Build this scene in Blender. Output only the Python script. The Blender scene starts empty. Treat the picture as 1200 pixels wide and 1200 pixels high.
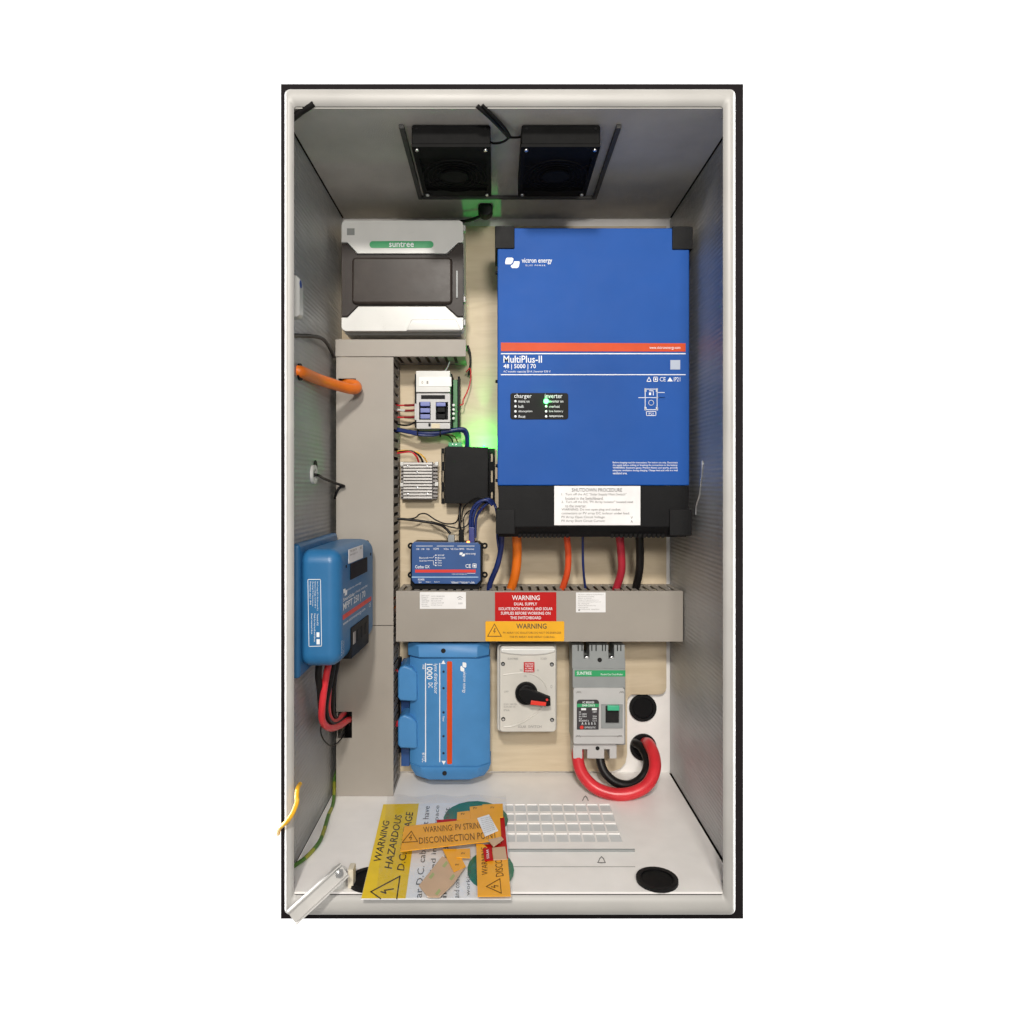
import bpy, bmesh, math, random
from mathutils import Vector, Matrix
random.seed(7)
R = math.radians
SC = bpy.context.scene
COL = SC.collection

# ------------------------------------------------------------------ camera, world, lamps, exposure
CAMD = 1.309                    # camera distance from the back of the cabinet (m)
cam = bpy.data.cameras.new('camera'); camo = bpy.data.objects.new('camera', cam); COL.objects.link(camo)
camo.location = (0, -CAMD, 0); camo.rotation_euler = (R(90), 0, 0)
cam.sensor_width = 36; cam.lens = 36*620*CAMD/1200
cam.shift_x = 18/1200; cam.shift_y = -32/1200
cam.clip_start = .02; cam.clip_end = 100
SC.camera = camo
W = bpy.data.worlds.new("World"); SC.world = W; W.use_nodes = True
bg = W.node_tree.nodes['Background']; bg.inputs[0].default_value = (1, .97, .93, 1); bg.inputs[1].default_value = .36
SC.view_settings.view_transform = 'Standard'; SC.view_settings.look = 'None'
SC.view_settings.exposure = 0; SC.view_settings.gamma = 1

def area_lamp(name, loc, target, size, power, color):
    l = bpy.data.lights.new(name, 'AREA'); l.shape = 'DISK'; l.size = size; l.energy = power; l.color = color
    o = bpy.data.objects.new(name, l); COL.objects.link(o); o.location = loc
    o.rotation_euler = (Vector(target)-Vector(loc)).to_track_quat('-Z', 'Y').to_euler()
    return o
area_lamp('room_lamp', (-.15, -2.5, 1.25), (0, -.1, -.15), .24, 46, (1, .95, .88))
area_lamp('front_lamp', (.22, -2.3, .50), (0, -.1, 0), .30, 21, (1, .96, .90))
# two wide lamps behind the cabinet that wash the white backdrop
for sx in (-1, 1):
    l = bpy.data.lights.new('backdrop_lamp', 'AREA'); l.shape = 'RECTANGLE'; l.size = 1.0; l.size_y = 7; l.energy = 900
    o = bpy.data.objects.new('backdrop_lamp', l); COL.objects.link(o); o.location = (sx*4.2, .75, 0)
    o.rotation_euler = (Vector((sx*.8, 1.9, 0))-Vector(o.location)).to_track_quat('-Z', 'Y').to_euler()

# ------------------------------------------------------------------ photograph measures -> places in the cabinet
def S(d): return CAMD/(CAMD-d)
def P(px, py, d):
    k = 620*S(d); return Vector(((px-582)/k, -d, (568-py)/k))
def fp(d): return lambda x, y: P(x, y, d)
def flat(z):                     # horizontal plane at height z
    def f(px, py):
        s = (568-py)/(620*z); return Vector(((px-582)/(620*s), -(CAMD-CAMD/s), z))
    return f
def side(x):                     # vertical plane at x, facing sideways
    def f(px, py):
        s = (px-582)/(620*x); return Vector((x, -(CAMD-CAMD/s), (568-py)/(620*s)))
    return f

# ------------------------------------------------------------------ materials
MATS = {}
def mat(name, col, rough=.5, metal=0, var=.06, nscale=30, bump=.05, bscale=400, spec=.5, emit=None, estr=0, stretch=None, trans=0):
    m = bpy.data.materials.new(name); m.use_nodes = True; nt = m.node_tree; N = nt.nodes; L = nt.links
    b = N['Principled BSDF']
    tc = N.new('ShaderNodeTexCoord'); src = tc.outputs['Object']
    if stretch:
        mp = N.new('ShaderNodeMapping'); mp.inputs['Scale'].default_value = stretch
        L.new(src, mp.inputs[0]); src = mp.outputs[0]
    n = N.new('ShaderNodeTexNoise'); n.inputs['Scale'].default_value = nscale; n.inputs['Detail'].default_value = 6
    L.new(src, n.inputs['Vector'])
    r = N.new('ShaderNodeValToRGB')
    r.color_ramp.elements[0].position = .3; r.color_ramp.elements[1].position = .7
    r.color_ramp.elements[0].color = tuple(c*(1-var) for c in col)+(1,)
    r.color_ramp.elements[1].color = tuple(min(1, c*(1+var)) for c in col)+(1,)
    L.new(n.outputs['Fac'], r.inputs[0]); L.new(r.outputs[0], b.inputs['Base Color'])
    rn = N.new('ShaderNodeTexNoise'); rn.inputs['Scale'].default_value = 24; rn.inputs['Detail'].default_value = 8; rn.inputs['Roughness'].default_value = .7
    L.new(tc.outputs['Object'], rn.inputs['Vector'])
    rm = N.new('ShaderNodeMapRange'); rm.inputs['From Min'].default_value = .3; rm.inputs['From Max'].default_value = .7
    rm.inputs['To Min'].default_value = max(.05, rough-.035); rm.inputs['To Max'].default_value = min(1, rough+.045)
    L.new(rn.outputs['Fac'], rm.inputs[0]); L.new(rm.outputs[0], b.inputs['Roughness'])
    b.inputs['Metallic'].default_value = metal
    b.inputs['Specular IOR Level'].default_value = spec
    if bump:
        n2 = N.new('ShaderNodeTexNoise'); n2.inputs['Scale'].default_value = bscale; n2.inputs['Detail'].default_value = 3
        L.new(src, n2.inputs['Vector'])
        bp = N.new('ShaderNodeBump'); bp.inputs['Strength'].default_value = bump; bp.inputs['Distance'].default_value = .001
        L.new(n2.outputs['Fac'], bp.inputs['Height']); L.new(bp.outputs[0], b.inputs['Normal'])
    if emit:
        b.inputs['Emission Color'].default_value = emit+(1,); b.inputs['Emission Strength'].default_value = estr
    if trans: b.inputs['Transmission Weight'].default_value = trans
    MATS[name] = m
    return m
white_paint = mat('white_paint', (.86, .835, .81), .32, bump=.12, bscale=900, var=.03)
lip_paint = mat('lip_paint', (.41, .40, .382), .45, bump=.15, bscale=700, var=.07, nscale=12)
black_shell = mat('black_shell', (.009, .007, .008), .8, spec=.15)
fan_black = mat('fan_black', (.006, .006, .006), .7, spec=.12, var=.2)
foam = mat('grey_foam', (.54, .525, .49), .85, bump=.35, bscale=500, var=.08, nscale=14)
duct_pvc = mat('duct_pvc', (.315, .285, .248), .5, var=.08, nscale=7, bump=.06)
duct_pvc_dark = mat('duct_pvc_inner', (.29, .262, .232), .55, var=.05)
blue_case = mat('blue_powder_coat', (.009, .080, .345), .55, spec=.22, bump=.3, bscale=1400, var=.11, nscale=5)
blue_charger = mat('blue_charger', (.020, .135, .31), .38, bump=.12, bscale=900, var=.05)
blue_light = mat('blue_abs', (.06, .225, .49), .42, spec=.35, bump=.12, bscale=900, var=.05)
blue_dark = mat('blue_dark', (.02, .075, .24), .4, bump=.1, var=.06)
black_plastic = mat('black_plastic', (.0055, .0055, .006), .5, spec=.14, bump=.12, var=.15)
charcoal = mat('charcoal_plastic', (.010, .010, .0105), .55, spec=.14, bump=.2, var=.12)
black_rubber = mat('black_rubber', (.005, .005, .0055), .5, spec=.25, var=.2)
black_hole = mat('dark_recess', (.004, .004, .004), .8)
white_plastic = mat('white_plastic', (.64, .64, .615), .3, var=.03)
off_plastic = mat('off_white_plastic', (.58, .56, .515), .35, var=.05)
grey_plastic = mat('grey_plastic', (.27, .285, .285), .42, var=.05)
lgrey_plastic = mat('light_grey_plastic', (.49, .485, .48), .4, var=.04)
smoke = mat('smoked_window', (.038, .030, .026), .34, spec=.18, var=.2, nscale=25)
smoke2 = mat('smoked_window_frame', (.032, .025, .022), .4, spec=.18, var=.15, nscale=25)
print_white = mat('white_print', (.8, .82, .84), .5, bump=0)
print_black = mat('black_print', (.03, .028, .028), .5, bump=0)
print_grey = mat('grey_print', (.27, .26, .25), .5, bump=0)
print_brown = mat('brown_print', (.10, .035, .01), .5, bump=0)
print_orange = mat('orange_print', (.60, .062, .008), .5, spec=.25, bump=0)
print_red = mat('red_print', (.62, .03, .02), .45, bump=0)
print_lblue = mat('pale_blue_print', (.42, .62, .85), .45, bump=0)
green_plastic = mat('green_plastic', (.03, .33, .12), .4)
teal_plastic = mat('teal_plastic', (.06, .45, .25), .35)
sheet_green = mat('green_sheet', (.02, .18, .10), .3)
sheet_yellow = mat('yellow_sheet', (.80, .56, .02), .3, bump=.04)
sheet_orange = mat('orange_sheet', (.82, .38, .02), .3, bump=.04)
sheet_white = mat('white_sheet', (.82, .84, .87), .3, bump=.03)
sheet_red = mat('red_sheet', (.47, .004, .004), .45, spec=.25, bump=.04)
kraft = mat('kraft_backing', (.56, .39, .25), .4)
paper = mat('paper_label', (.80, .79, .79), .55, bump=.05)
cable_orange = mat('orange_cable', (.84, .18, .01), .38, var=.08)
cable_redorange = mat('red_orange_cable', (.78, .085, .02), .38, var=.08)
cable_red = mat('red_cable', (.62, .025, .035), .34, var=.1)
cable_crimson = mat('crimson_cable', (.45, .02, .04), .4, var=.1)
cable_black = mat('black_cable', (.007, .006, .006), .42, spec=.3, var=.2)
cable_brown = mat('brown_cable', (.10, .03, .012), .45)
cable_blue = mat('blue_cable', (.012, .026, .13), .38, var=.15)
cable_yellow = mat('yellow_cable', (.85, .45, .02), .4)
steel = mat('steel', (.62, .62, .62), .28, metal=1, var=.1)
alu = mat('aluminium', (.52, .50, .48), .45, metal=.35, var=.06)
alu_dark = mat('aluminium_shade', (.30, .28, .27), .55, metal=.3, var=.06)  # darker copy of the aluminium, with shade put into the colour
pcb = mat('circuit_board', (.05, .20, .07), .5)
lens_white = mat('indicator_lens', (.7, .72, .75), .3, bump=0)
led_green = mat('green_led', (.1, .9, .2), .3, emit=(.10, 1, .22), estr=2.6, bump=0)
led_orange = mat('orange_led', (.9, .3, .05), .3, emit=(1, .25, .05), estr=4, bump=0)
button_blue = mat('blue_button', (.14, .17, .44), .4)

def foil_mat():
    m = mat('foil_insulation', (.46, .465, .47), .36, metal=.68, var=.10, nscale=7, bump=0)
    nt = m.node_tree; N = nt.nodes; L = nt.links; b = N['Principled BSDF']
    tc = N.new('ShaderNodeTexCoord')
    w = N.new('ShaderNodeTexWave'); w.wave_type = 'BANDS'; w.bands_direction = 'Z'
    w.inputs['Scale'].default_value = 46; w.inputs['Distortion'].default_value = .6; w.inputs['Detail'].default_value = 1
    L.new(tc.outputs['Object'], w.inputs['Vector'])
    w2 = N.new('ShaderNodeTexWave'); w2.wave_type = 'BANDS'; w2.bands_direction = 'Y'
    w2.inputs['Scale'].default_value = 60; w2.inputs['Distortion'].default_value = .6
    L.new(tc.outputs['Object'], w2.inputs['Vector'])
    n = N.new('ShaderNodeTexNoise'); n.inputs['Scale'].default_value = 18; n.inputs['Detail'].default_value = 5
    L.new(tc.outputs['Object'], n.inputs['Vector'])
    a = N.new('ShaderNodeMath'); a.operation = 'MULTIPLY_ADD'; a.inputs[1].default_value = .6
    L.new(w.outputs['Fac'], a.inputs[0]); L.new(w2.outputs['Fac'], a.inputs[2])
    a2 = N.new('ShaderNodeMath'); a2.operation = 'MULTIPLY_ADD'; a2.inputs[1].default_value = 4
    L.new(n.outputs['Fac'], a2.inputs[0]); L.new(a.outputs[0], a2.inputs[2])
    bp = N.new('ShaderNodeBump'); bp.inputs['Strength'].default_value = .8; bp.inputs['Distance'].default_value = .0013
    L.new(a2.outputs[0], bp.inputs['Height']); L.new(bp.outputs[0], b.inputs['Normal'])
    return m
foil = foil_mat()
def ply_mat():
    m = mat('plywood', (.60, .485, .33), .6, var=.0, bump=.1, bscale=300)
    nt = m.node_tree; N = nt.nodes; L = nt.links; b = N['Principled BSDF']
    tc = N.new('ShaderNodeTexCoord'); mp = N.new('ShaderNodeMapping'); mp.inputs['Scale'].default_value = (2.2, 2, 16)
    L.new(tc.outputs['Object'], mp.inputs[0])
    n = N.new('ShaderNodeTexNoise'); n.inputs['Scale'].default_value = 4; n.inputs['Detail'].default_value = 8; n.inputs['Distortion'].default_value = 1.5
    L.new(mp.outputs[0], n.inputs['Vector'])
    r = N.new('ShaderNodeValToRGB'); r.color_ramp.elements[0].position = .3; r.color_ramp.elements[1].position = .72
    r.color_ramp.elements[0].color = (.58, .475, .325, 1); r.color_ramp.elements[1].color = (.66, .555, .40, 1)
    L.new(n.outputs['Fac'], r.inputs[0]); L.new(r.outputs[0], b.inputs['Base Color'])
    return m
plywood = ply_mat()
def earth_mat():
    m = mat('green_yellow_cable', (.2, .3, .03), .4, bump=0)
    nt = m.node_tree; N = nt.nodes; L = nt.links; b = N['Principled BSDF']
    tc = N.new('ShaderNodeTexCoord'); sp = N.new('ShaderNodeSeparateXYZ'); L.new(tc.outputs['Object'], sp.inputs[0])
    w = N.new('ShaderNodeTexWave'); w.bands_direction = 'Y'; w.inputs['Scale'].default_value = 5; w.inputs['Distortion'].default_value = 1.5
    L.new(tc.outputs['Object'], w.inputs['Vector'])
    r = N.new('ShaderNodeValToRGB'); r.color_ramp.interpolation = 'CONSTANT'
    r.color_ramp.elements[0].color = (.06, .15, .02, 1); r.color_ramp.elements[1].position = .62; r.color_ramp.elements[1].color = (.26, .27, .03, 1)
    L.new(w.outputs['Fac'], r.inputs[0]); L.new(r.outputs[0], b.inputs['Base Color'])
    return m
earth = earth_mat()
def film_mat():
    m = bpy.data.materials.new('clear_film'); m.use_nodes = True; nt = m.node_tree; N = nt.nodes; L = nt.links
    N.remove(N['Principled BSDF'])
    t = N.new('ShaderNodeBsdfTransparent'); t.inputs[0].default_value = (.985, .985, .985, 1)
    g = N.new('ShaderNodeBsdfGlossy'); g.inputs['Roughness'].default_value = .18
    tc = N.new('ShaderNodeTexCoord'); n = N.new('ShaderNodeTexNoise'); n.inputs['Scale'].default_value = 26; n.inputs['Distortion'].default_value = 1.2
    L.new(tc.outputs['Object'], n.inputs['Vector'])
    bp = N.new('ShaderNodeBump'); bp.inputs['Strength'].default_value = .9; bp.inputs['Distance'].default_value = .01
    L.new(n.outputs['Fac'], bp.inputs['Height']); L.new(bp.outputs[0], g.inputs['Normal'])
    mx = N.new('ShaderNodeMixShader'); mx.inputs[0].default_value = .10
    L.new(t.outputs[0], mx.inputs[1]); L.new(g.outputs[0], mx.inputs[2]); L.new(mx.outputs[0], N['Material Output'].inputs[0])
    return m
film = film_mat()

# ------------------------------------------------------------------ object helpers
def tag(o, label=None, cat=None, group=None, kind=None):
    if label: o['label'] = label
    if cat: o['category'] = cat
    if group: o['group'] = group
    if kind: o['kind'] = kind
    return o
def thing(name, label, cat, loc, group=None):
    o = bpy.data.objects.new(name, None); o.empty_display_size = .02; COL.objects.link(o); o.location = loc
    return tag(o, label, cat, group)
def root_loc(o):
    v = Vector(o.location)
    while o.parent: o = o.parent; v += Vector(o.location)
    return v
def obj(name, bm, m, parent=None, smooth=True, wn=True):
    bmesh.ops.recalc_face_normals(bm, faces=bm.faces[:]) if name not in ('lettering', 'printing') else None
    if parent: off = root_loc(parent)
    else:
        vs = [v.co for v in bm.verts]
        off = Vector(((min(v.x for v in vs)+max(v.x for v in vs))/2, (min(v.y for v in vs)+max(v.y for v in vs))/2, min(v.z for v in vs)))
    bmesh.ops.translate(bm, verts=bm.verts[:], vec=-off)
    me = bpy.data.meshes.new(name); bm.to_mesh(me); bm.free()
    me.materials.append(m)
    o = bpy.data.objects.new(name, me); COL.objects.link(o)
    if parent: o.parent = parent
    else: o.location = off
    if smooth and name not in ('lettering', 'printing'):
        me.polygons.foreach_set('use_smooth', [True]*len(me.polygons))
        me.set_sharp_from_angle(angle=R(40))
        if wn:
            w = o.modifiers.new('wn', 'WEIGHTED_NORMAL'); w.keep_sharp = True
    return o
def dup(root, vec, label):
    r = root.copy(); COL.objects.link(r); r.location = Vector(root.location)+Vector(vec); r['label'] = label
    for ch in list(root.children):
        c = ch.copy(); COL.objects.link(c); c.parent = r
        for g in list(ch.children):
            e = g.copy(); COL.objects.link(e); e.parent = c
    return r
def NB(): return bmesh.new()

# ------------------------------------------------------------------ mesh helpers
def box(bm, a, b, bev=0, seg=2):
    x0, x1 = sorted((a[0], b[0])); y0, y1 = sorted((a[1], b[1])); z0, z1 = sorted((a[2], b[2]))
    t = bmesh.new()
    vs = [t.verts.new((x, y, z)) for x in (x0, x1) for y in (y0, y1) for z in (z0, z1)]
    for f in ((0, 1, 3, 2), (4, 6, 7, 5), (0, 4, 5, 1), (2, 3, 7, 6), (0, 2, 6, 4), (1, 5, 7, 3)): t.faces.new([vs[i] for i in f])
    bmesh.ops.recalc_face_normals(t, faces=t.faces[:])
    if bev: bmesh.ops.bevel(t, geom=t.edges[:], offset=bev, segments=seg, profile=.5, affect='EDGES', clamp_overlap=True)
    merge(bm, t)
    return bm
def merge(bm, t):
    me = bpy.data.meshes.new('tmp'); t.to_mesh(me); t.free(); bm.from_mesh(me); bpy.data.meshes.remove(me)
def pbox(bm, x0, y0, x1, y1, d1, d0, bev=.001, seg=2):
    "box whose front face at depth d1 covers the picture rectangle, running straight back to d0"
    a = P(x0, y0, d1); b = P(x1, y1, d1)
    return box(bm, (a.x, -d1, b.z), (b.x, -d0, a.z), bev, seg)
def prism(bm, pts, vec, bev=0, seg=2):
    "closed outline pts pushed along vec; the first outline's edge is bevelled"
    t = bmesh.new(); vec = Vector(vec); n = len(pts)
    a = [t.verts.new(p) for p in pts]; b = [t.verts.new(Vector(p)+vec) for p in pts]
    fa = t.faces.new(a); t.faces.new(b[::-1])
    for i in range(n): t.faces.new((a[i], b[i], b[(i+1) % n], a[(i+1) % n]))
    bmesh.ops.recalc_face_normals(t, faces=t.faces[:])
    if bev: bmesh.ops.bevel(t, geom=list(fa.edges), offset=bev, segments=seg, profile=.5, affect='EDGES', clamp_overlap=True)
    merge(bm, t); return bm
def fprism(bm, pxs, d1, d0, bev=0, seg=2):
    return prism(bm, [P(x, y, d1) for x, y in pxs], (0, d1-d0, 0), bev, seg)
def rr(x0, y0, x1, y1, r, n=5):
    out = []
    for cx, cy, a0 in ((x1-r, y0+r, -90), (x1-r, y1-r, 0), (x0+r, y1-r, 90), (x0+r, y0+r, 180)):
        for k in range(n+1):
            a = R(a0+90*k/n); out.append((cx+r*math.cos(a), cy+r*math.sin(a)))
    return out
def circ(cx, cy, r, n=28, ry=None):
    return [(cx+r*math.cos(2*math.pi*k/n), cy+(ry or r)*math.sin(2*math.pi*k/n)) for k in range(n)]
def loft(bm, rings, cap0=True, cap1=True):
    V = [[bm.verts.new(p) for p in r] for r in rings]; n = len(V[0])
    for a, b in zip(V, V[1:]):
        for i in range(n): bm.faces.new((a[i], a[(i+1) % n], b[(i+1) % n], b[i]))
    if cap0: bm.faces.new(V[0][::-1])
    if cap1: bm.faces.new(V[-1])
    return bm
def smooth_path(pts, sub=7):
    pts = [Vector(p) for p in pts]
    if len(pts) < 3: return pts
    ext = [pts[0]*2-pts[1]]+pts+[pts[-1]*2-pts[-2]]; out = []
    for i in range(1, len(ext)-2):
        p0, p1, p2, p3 = ext[i-1:i+3]
        for k in range(sub):
            t = k/sub
            out.append(.5*((2*p1)+(p2-p0)*t+(2*p0-5*p1+4*p2-p3)*t*t+(3*p1-p0-3*p2+p3)*t**3))
    out.append(pts[-1]); return out
def tube(bm, pts, r, seg=12, sub=7, flatten=1):
    path = smooth_path(pts, sub); n = len(path)
    T = [(path[min(i+1, n-1)]-path[max(i-1, 0)]).normalized() for i in range(n)]
    u = T[0].orthogonal().normalized(); rings = []
    for i in range(n):
        u = (u-T[i]*u.dot(T[i])).normalized(); v = T[i].cross(u)
        rings.append([path[i]+r*(math.cos(2*math.pi*k/seg)*u*flatten+math.sin(2*math.pi*k/seg)*v) for k in range(seg)])
    return loft(bm, rings)
def cyl(bm, c, axis, r, h, n=24, bev=0, r2=None):
    axis = Vector(axis).normalized(); u = axis.orthogonal().normalized(); v = axis.cross(u); c = Vector(c)
    def ring(rad, t): return [c+axis*t+rad*(math.cos(2*math.pi*k/n)*u+math.sin(2*math.pi*k/n)*v) for k in range(n)]
    r2 = r if r2 is None else r2
    rings = [ring(r, 0)]
    if bev: rings += [ring(r2, h-bev), ring(r2-bev*.3, h-bev*.3), ring(r2-bev, h)]
    else: rings += [ring(r2, h)]
    return loft(bm, rings)
def annulus(bm, c, axis, r0, r1, h, n=28):
    axis = Vector(axis).normalized(); u = axis.orthogonal().normalized(); v = axis.cross(u); c = Vector(c)
    def ring(rad, t): return [bm.verts.new(c+axis*t+rad*(math.cos(2*math.pi*k/n)*u+math.sin(2*math.pi*k/n)*v)) for k in range(n)]
    a, b, c2, d = ring(r1, 0), ring(r1, h), ring(r0, h), ring(r0, 0)
    for p, q in ((a, b), (b, c2), (c2, d), (d, a)):
        for i in range(n): bm.faces.new((p[i], p[(i+1) % n], q[(i+1) % n], q[i]))
    return bm
def plate(bm, us, vs, solid, f, nvec):
    "sheet of grid cells with real openings; f(u,v) is the front, nvec the thickness"
    nvec = Vector(nvec); cache = {}
    def V(i, j, k):
        if (i, j, k) not in cache: cache[i, j, k] = bm.verts.new(f(us[i], vs[j])+nvec*k)
        return cache[i, j, k]
    nu, nv = len(us)-1, len(vs)-1
    ok = lambda i, j: 0 <= i < nu and 0 <= j < nv and solid(i, j)
    for i in range(nu):
        for j in range(nv):
            if not ok(i, j): continue
            for k in (0, 1): bm.faces.new([V(i, j, k), V(i+1, j, k), V(i+1, j+1, k), V(i, j+1, k)])
            if not ok(i-1, j): bm.faces.new([V(i, j, 0), V(i, j+1, 0), V(i, j+1, 1), V(i, j, 1)])
            if not ok(i+1, j): bm.faces.new([V(i+1, j, 0), V(i+1, j+1, 0), V(i+1, j+1, 1), V(i+1, j, 1)])
            if not ok(i, j-1): bm.faces.new([V(i, j, 0), V(i+1, j, 0), V(i+1, j, 1), V(i, j, 1)])
            if not ok(i, j+1): bm.faces.new([V(i, j+1, 0), V(i+1, j+1, 0), V(i+1, j+1, 1), V(i, j+1, 1)])
    return bm

# flat print -------------------------------------------------------
GL = {}
def glyphs(s, bold):
    if (s, bold) not in GL:
        c = bpy.data.curves.new('t', 'FONT'); c.body = s; c.resolution_u = 2; c.offset = .009 if bold else 0
        o = bpy.data.objects.new('t', c)
        me = bpy.data.meshes.new_from_object(o)
        vs = [(v.co.x, v.co.y) for v in me.vertices]; fs = [tuple(p.vertices) for p in me.polygons]
        bpy.data.objects.remove(o); bpy.data.curves.remove(c); bpy.data.meshes.remove(me)
        GL[s, bold] = vs, fs
    return GL[s, bold]
def quad(f, x0, y0, x1, y1): return [f(x0, y1), f(x1, y1), f(x1, y0), f(x0, y0)]
def quad_down(f, x0, y0, x1, y1): return [f(x0, y0), f(x0, y1), f(x1, y1), f(x1, y0)]
def quad_up(f, x0, y0, x1, y1): return [f(x1, y1), f(x1, y0), f(x0, y0), f(x0, y1)]
def text(bm, s, q, bold=False, lift=.0005):
    vs, fs = glyphs(s, bold)
    if not vs: return
    x0 = min(v[0] for v in vs); x1 = max(v[0] for v in vs); y0 = min(v[1] for v in vs); y1 = max(v[1] for v in vs)
    bl, br, tr, tl = q; n = (br-bl).cross(tl-bl).normalized()*lift; V = []
    for x, y in vs:
        u = (x-x0)/(x1-x0); w = (y-y0)/(y1-y0)
        V.append(bm.verts.new(bl.lerp(br, u).lerp(tl.lerp(tr, u), w)+n))
    for f in fs:
        try: bm.faces.new([V[i] for i in f])
        except ValueError: pass
def shape(bm, pts, lift=.0004):
    n = Vector((0, 0, 0)); k = len(pts)
    for i in range(k):
        a, b = pts[i], pts[(i+1) % k]
        n += Vector(((a.y-b.y)*(a.z+b.z), (a.z-b.z)*(a.x+b.x), (a.x-b.x)*(a.y+b.y)))
    n.normalize()
    c = Vector((0, -CAMD, 0))
    if n.dot(c-pts[0]) < 0: n = -n; pts = pts[::-1]
    bm.faces.new([bm.verts.new(p+n*lift) for p in pts])
def rect(bm, f, x0, y0, x1, y1, lift=.0004): shape(bm, [f(x0, y0), f(x1, y0), f(x1, y1), f(x0, y1)], lift)
def stroke(bm, f, pts, w, closed=False, lift=.0004):
    if closed: pts = pts+[pts[0]]
    for (xa, ya), (xb, yb) in zip(pts, pts[1:]):
        dx, dy = xb-xa, yb-ya; l = math.hypot(dx, dy) or 1; nx, ny = -dy/l*w/2, dx/l*w/2; ex, ey = dx/l*w/2, dy/l*w/2
        shape(bm, [f(xa+nx-ex, ya+ny-ey), f(xb+nx+ex, yb+ny+ey), f(xb-nx+ex, yb-ny+ey), f(xa-nx-ex, ya-ny-ey)], lift)
def logo(bm, f, T):
    "two overlapping rounded lozenges; T maps unit coords (0..1, 0..1 downwards) to picture coords"
    for pts in (((.12, 0), (.48, 0), (.58, .12), (.50, .50), (.38, .62), (.02, .62), (0, .46), (.04, .14)),
                ((.62, .34), (.98, .34), (1, .50), (.94, .84), (.84, .98), (.48, .98), (.38, .84), (.42, .70), (.54, .62))):
        shape(bm, [f(*T(u, v)) for u, v in pts], .0005)
def bolt_sign(bm, f, T, w):
    stroke(bm, f, [T(0, 1), T(.5, 0), T(1, 1)], w, True)
    shape(bm, [f(*T(*p)) for p in ((.52, .32), (.40, .64), (.51, .60), (.44, .84), (.60, .55), (.49, .58), (.58, .34))])
def box_T(x0, y0, x1, y1): return lambda u, v: (x0+(x1-x0)*u, y0+(y1-y0)*v)

# ================================================================== BACKDROP
bm = NB(); bmesh.ops.create_grid(bm, x_segments=1, y_segments=1, size=8, matrix=Matrix.Translation((0, 1.8, 0)) @ Matrix.Rotation(R(90), 4, 'X'))
tag(obj('backdrop', bm, mat('white_backdrop', (.9, .9, .9), .9, bump=0, var=.0), wn=False), kind='structure')

# ================================================================== THE CABINET
XL, XR, ZT, ZB = -.2887, .3266, .5016, -.5427
DL, DFR = .360, .3936
cab = thing('equipment_cabinet', 'tall open equipment cabinet with white rounded lip and black outer edge', 'cabinet', (0.02, -.2, ZB-.03))
oL, oR, oT, oB = -252/855, 288/855, 468/855, -507/855
t = .004
for a, b in (((oL, 0, oB), (oL+t, -DL, oT)), ((oR-t, 0, oB), (oR, -DL, oT))):
    bm = NB(); box(bm, a, b); obj('side_wall', bm, black_shell, cab)
bm = NB(); box(bm, (oL+t, 0, oT-t), (oR-t, -DL, oT)); obj('top_wall', bm, black_shell, cab)
bm = NB(); box(bm, (oL+t, 0, oB), (oR-t, -DL, oB+t)); obj('base_wall', bm, black_shell, cab)
bm = NB(); box(bm, (oL, .004, oB), (oR, 0.0005, oT)); obj('rear_wall', bm, black_shell, cab)
# black flange between shell and lip
bm = NB()
us = [oL, XL+.0006, XR-.0006, oR]; vs = [oB, P(0, 1052, DFR).z-.006, P(0, 122, DFR).z+.006, oT]
plate(bm, us, vs, lambda i, j: not (i == 1 and j == 1), lambda u, v: Vector((u, -DL-.003, v)), (0, .003, 0))
obj('door_seal', bm, black_shell, cab)
# white lip: one swept ring
I = (P(343, 0, DFR).x, P(849, 0, DFR).x, P(0, 1052, DFR).z, P(0, 122, DFR).z)
O = (P(331.5, 0, DFR).x, P(864.3, 0, DFR).x, P(0, 1076.5, DFR).z, P(0, 100.5, DFR).z)
prof = [(.25, .3860), (.06, .3862), (0, DFR-.0062), (.10, DFR-.003), (.28, DFR-.0008), (.5, DFR), (.72, DFR-.0008), (.90, DFR-.004), (1, DFR-.009), (1, .3635)]
bm = NB(); rings = []
for w, d in prof:
    x0, x1, z0, z1 = [I[k]+(O[k]-I[k])*w for k in range(4)]
    r = .003+.0045*w; ring = []
    for cx, cz, a0 in ((x1-r, z1-r, 0), (x0+r, z1-r, 90), (x0+r, z0+r, 180), (x1-r, z0+r, 270)):
        for k in range(6):
            a = R(a0+18*k); ring.append((cx+r*math.cos(a), -d, cz+r*math.sin(a)))
    rings.append(ring)
loft(bm, rings, False, False)
obj('lip', bm, lip_paint, cab)
bm = NB(); box(bm, (XL-.004, 0, ZB-.002), (XR+.004, -.002, ZT+.002)); obj('back_panel', bm, white_paint, cab)
bm = NB(); box(bm, (XL-.003, -.004, ZB), (XL, -.3590, ZT-.003)); obj('insulation_panel', bm, foil, cab)
bm = NB(); box(bm, (XR, -.004, ZB+.003), (XR+.003, -.3590, ZT-.003)); obj('insulation_panel', bm, foil, cab)
def tee(z, x0, x1, y0, h):
    return prism(NB(), [Vector(p+(z,)) for p in ((x0, y0), (x1, y0), (x1, -.3590), (I[1]+.007, -.3590), (I[1]+.007, -.3858), (I[0]-.006, -.3858), (I[0]-.006, -.3590), (x0, -.3590))], (0, 0, h))
bm = tee(ZT, XL+.001, XR-.001, -.004, .0013); obj('ceiling_panel', bm, foam, cab)
bm = tee(ZB, XL+.001, XR-.002, -.0025, -.003); obj('floor_panel', bm, white_paint, cab)
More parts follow.
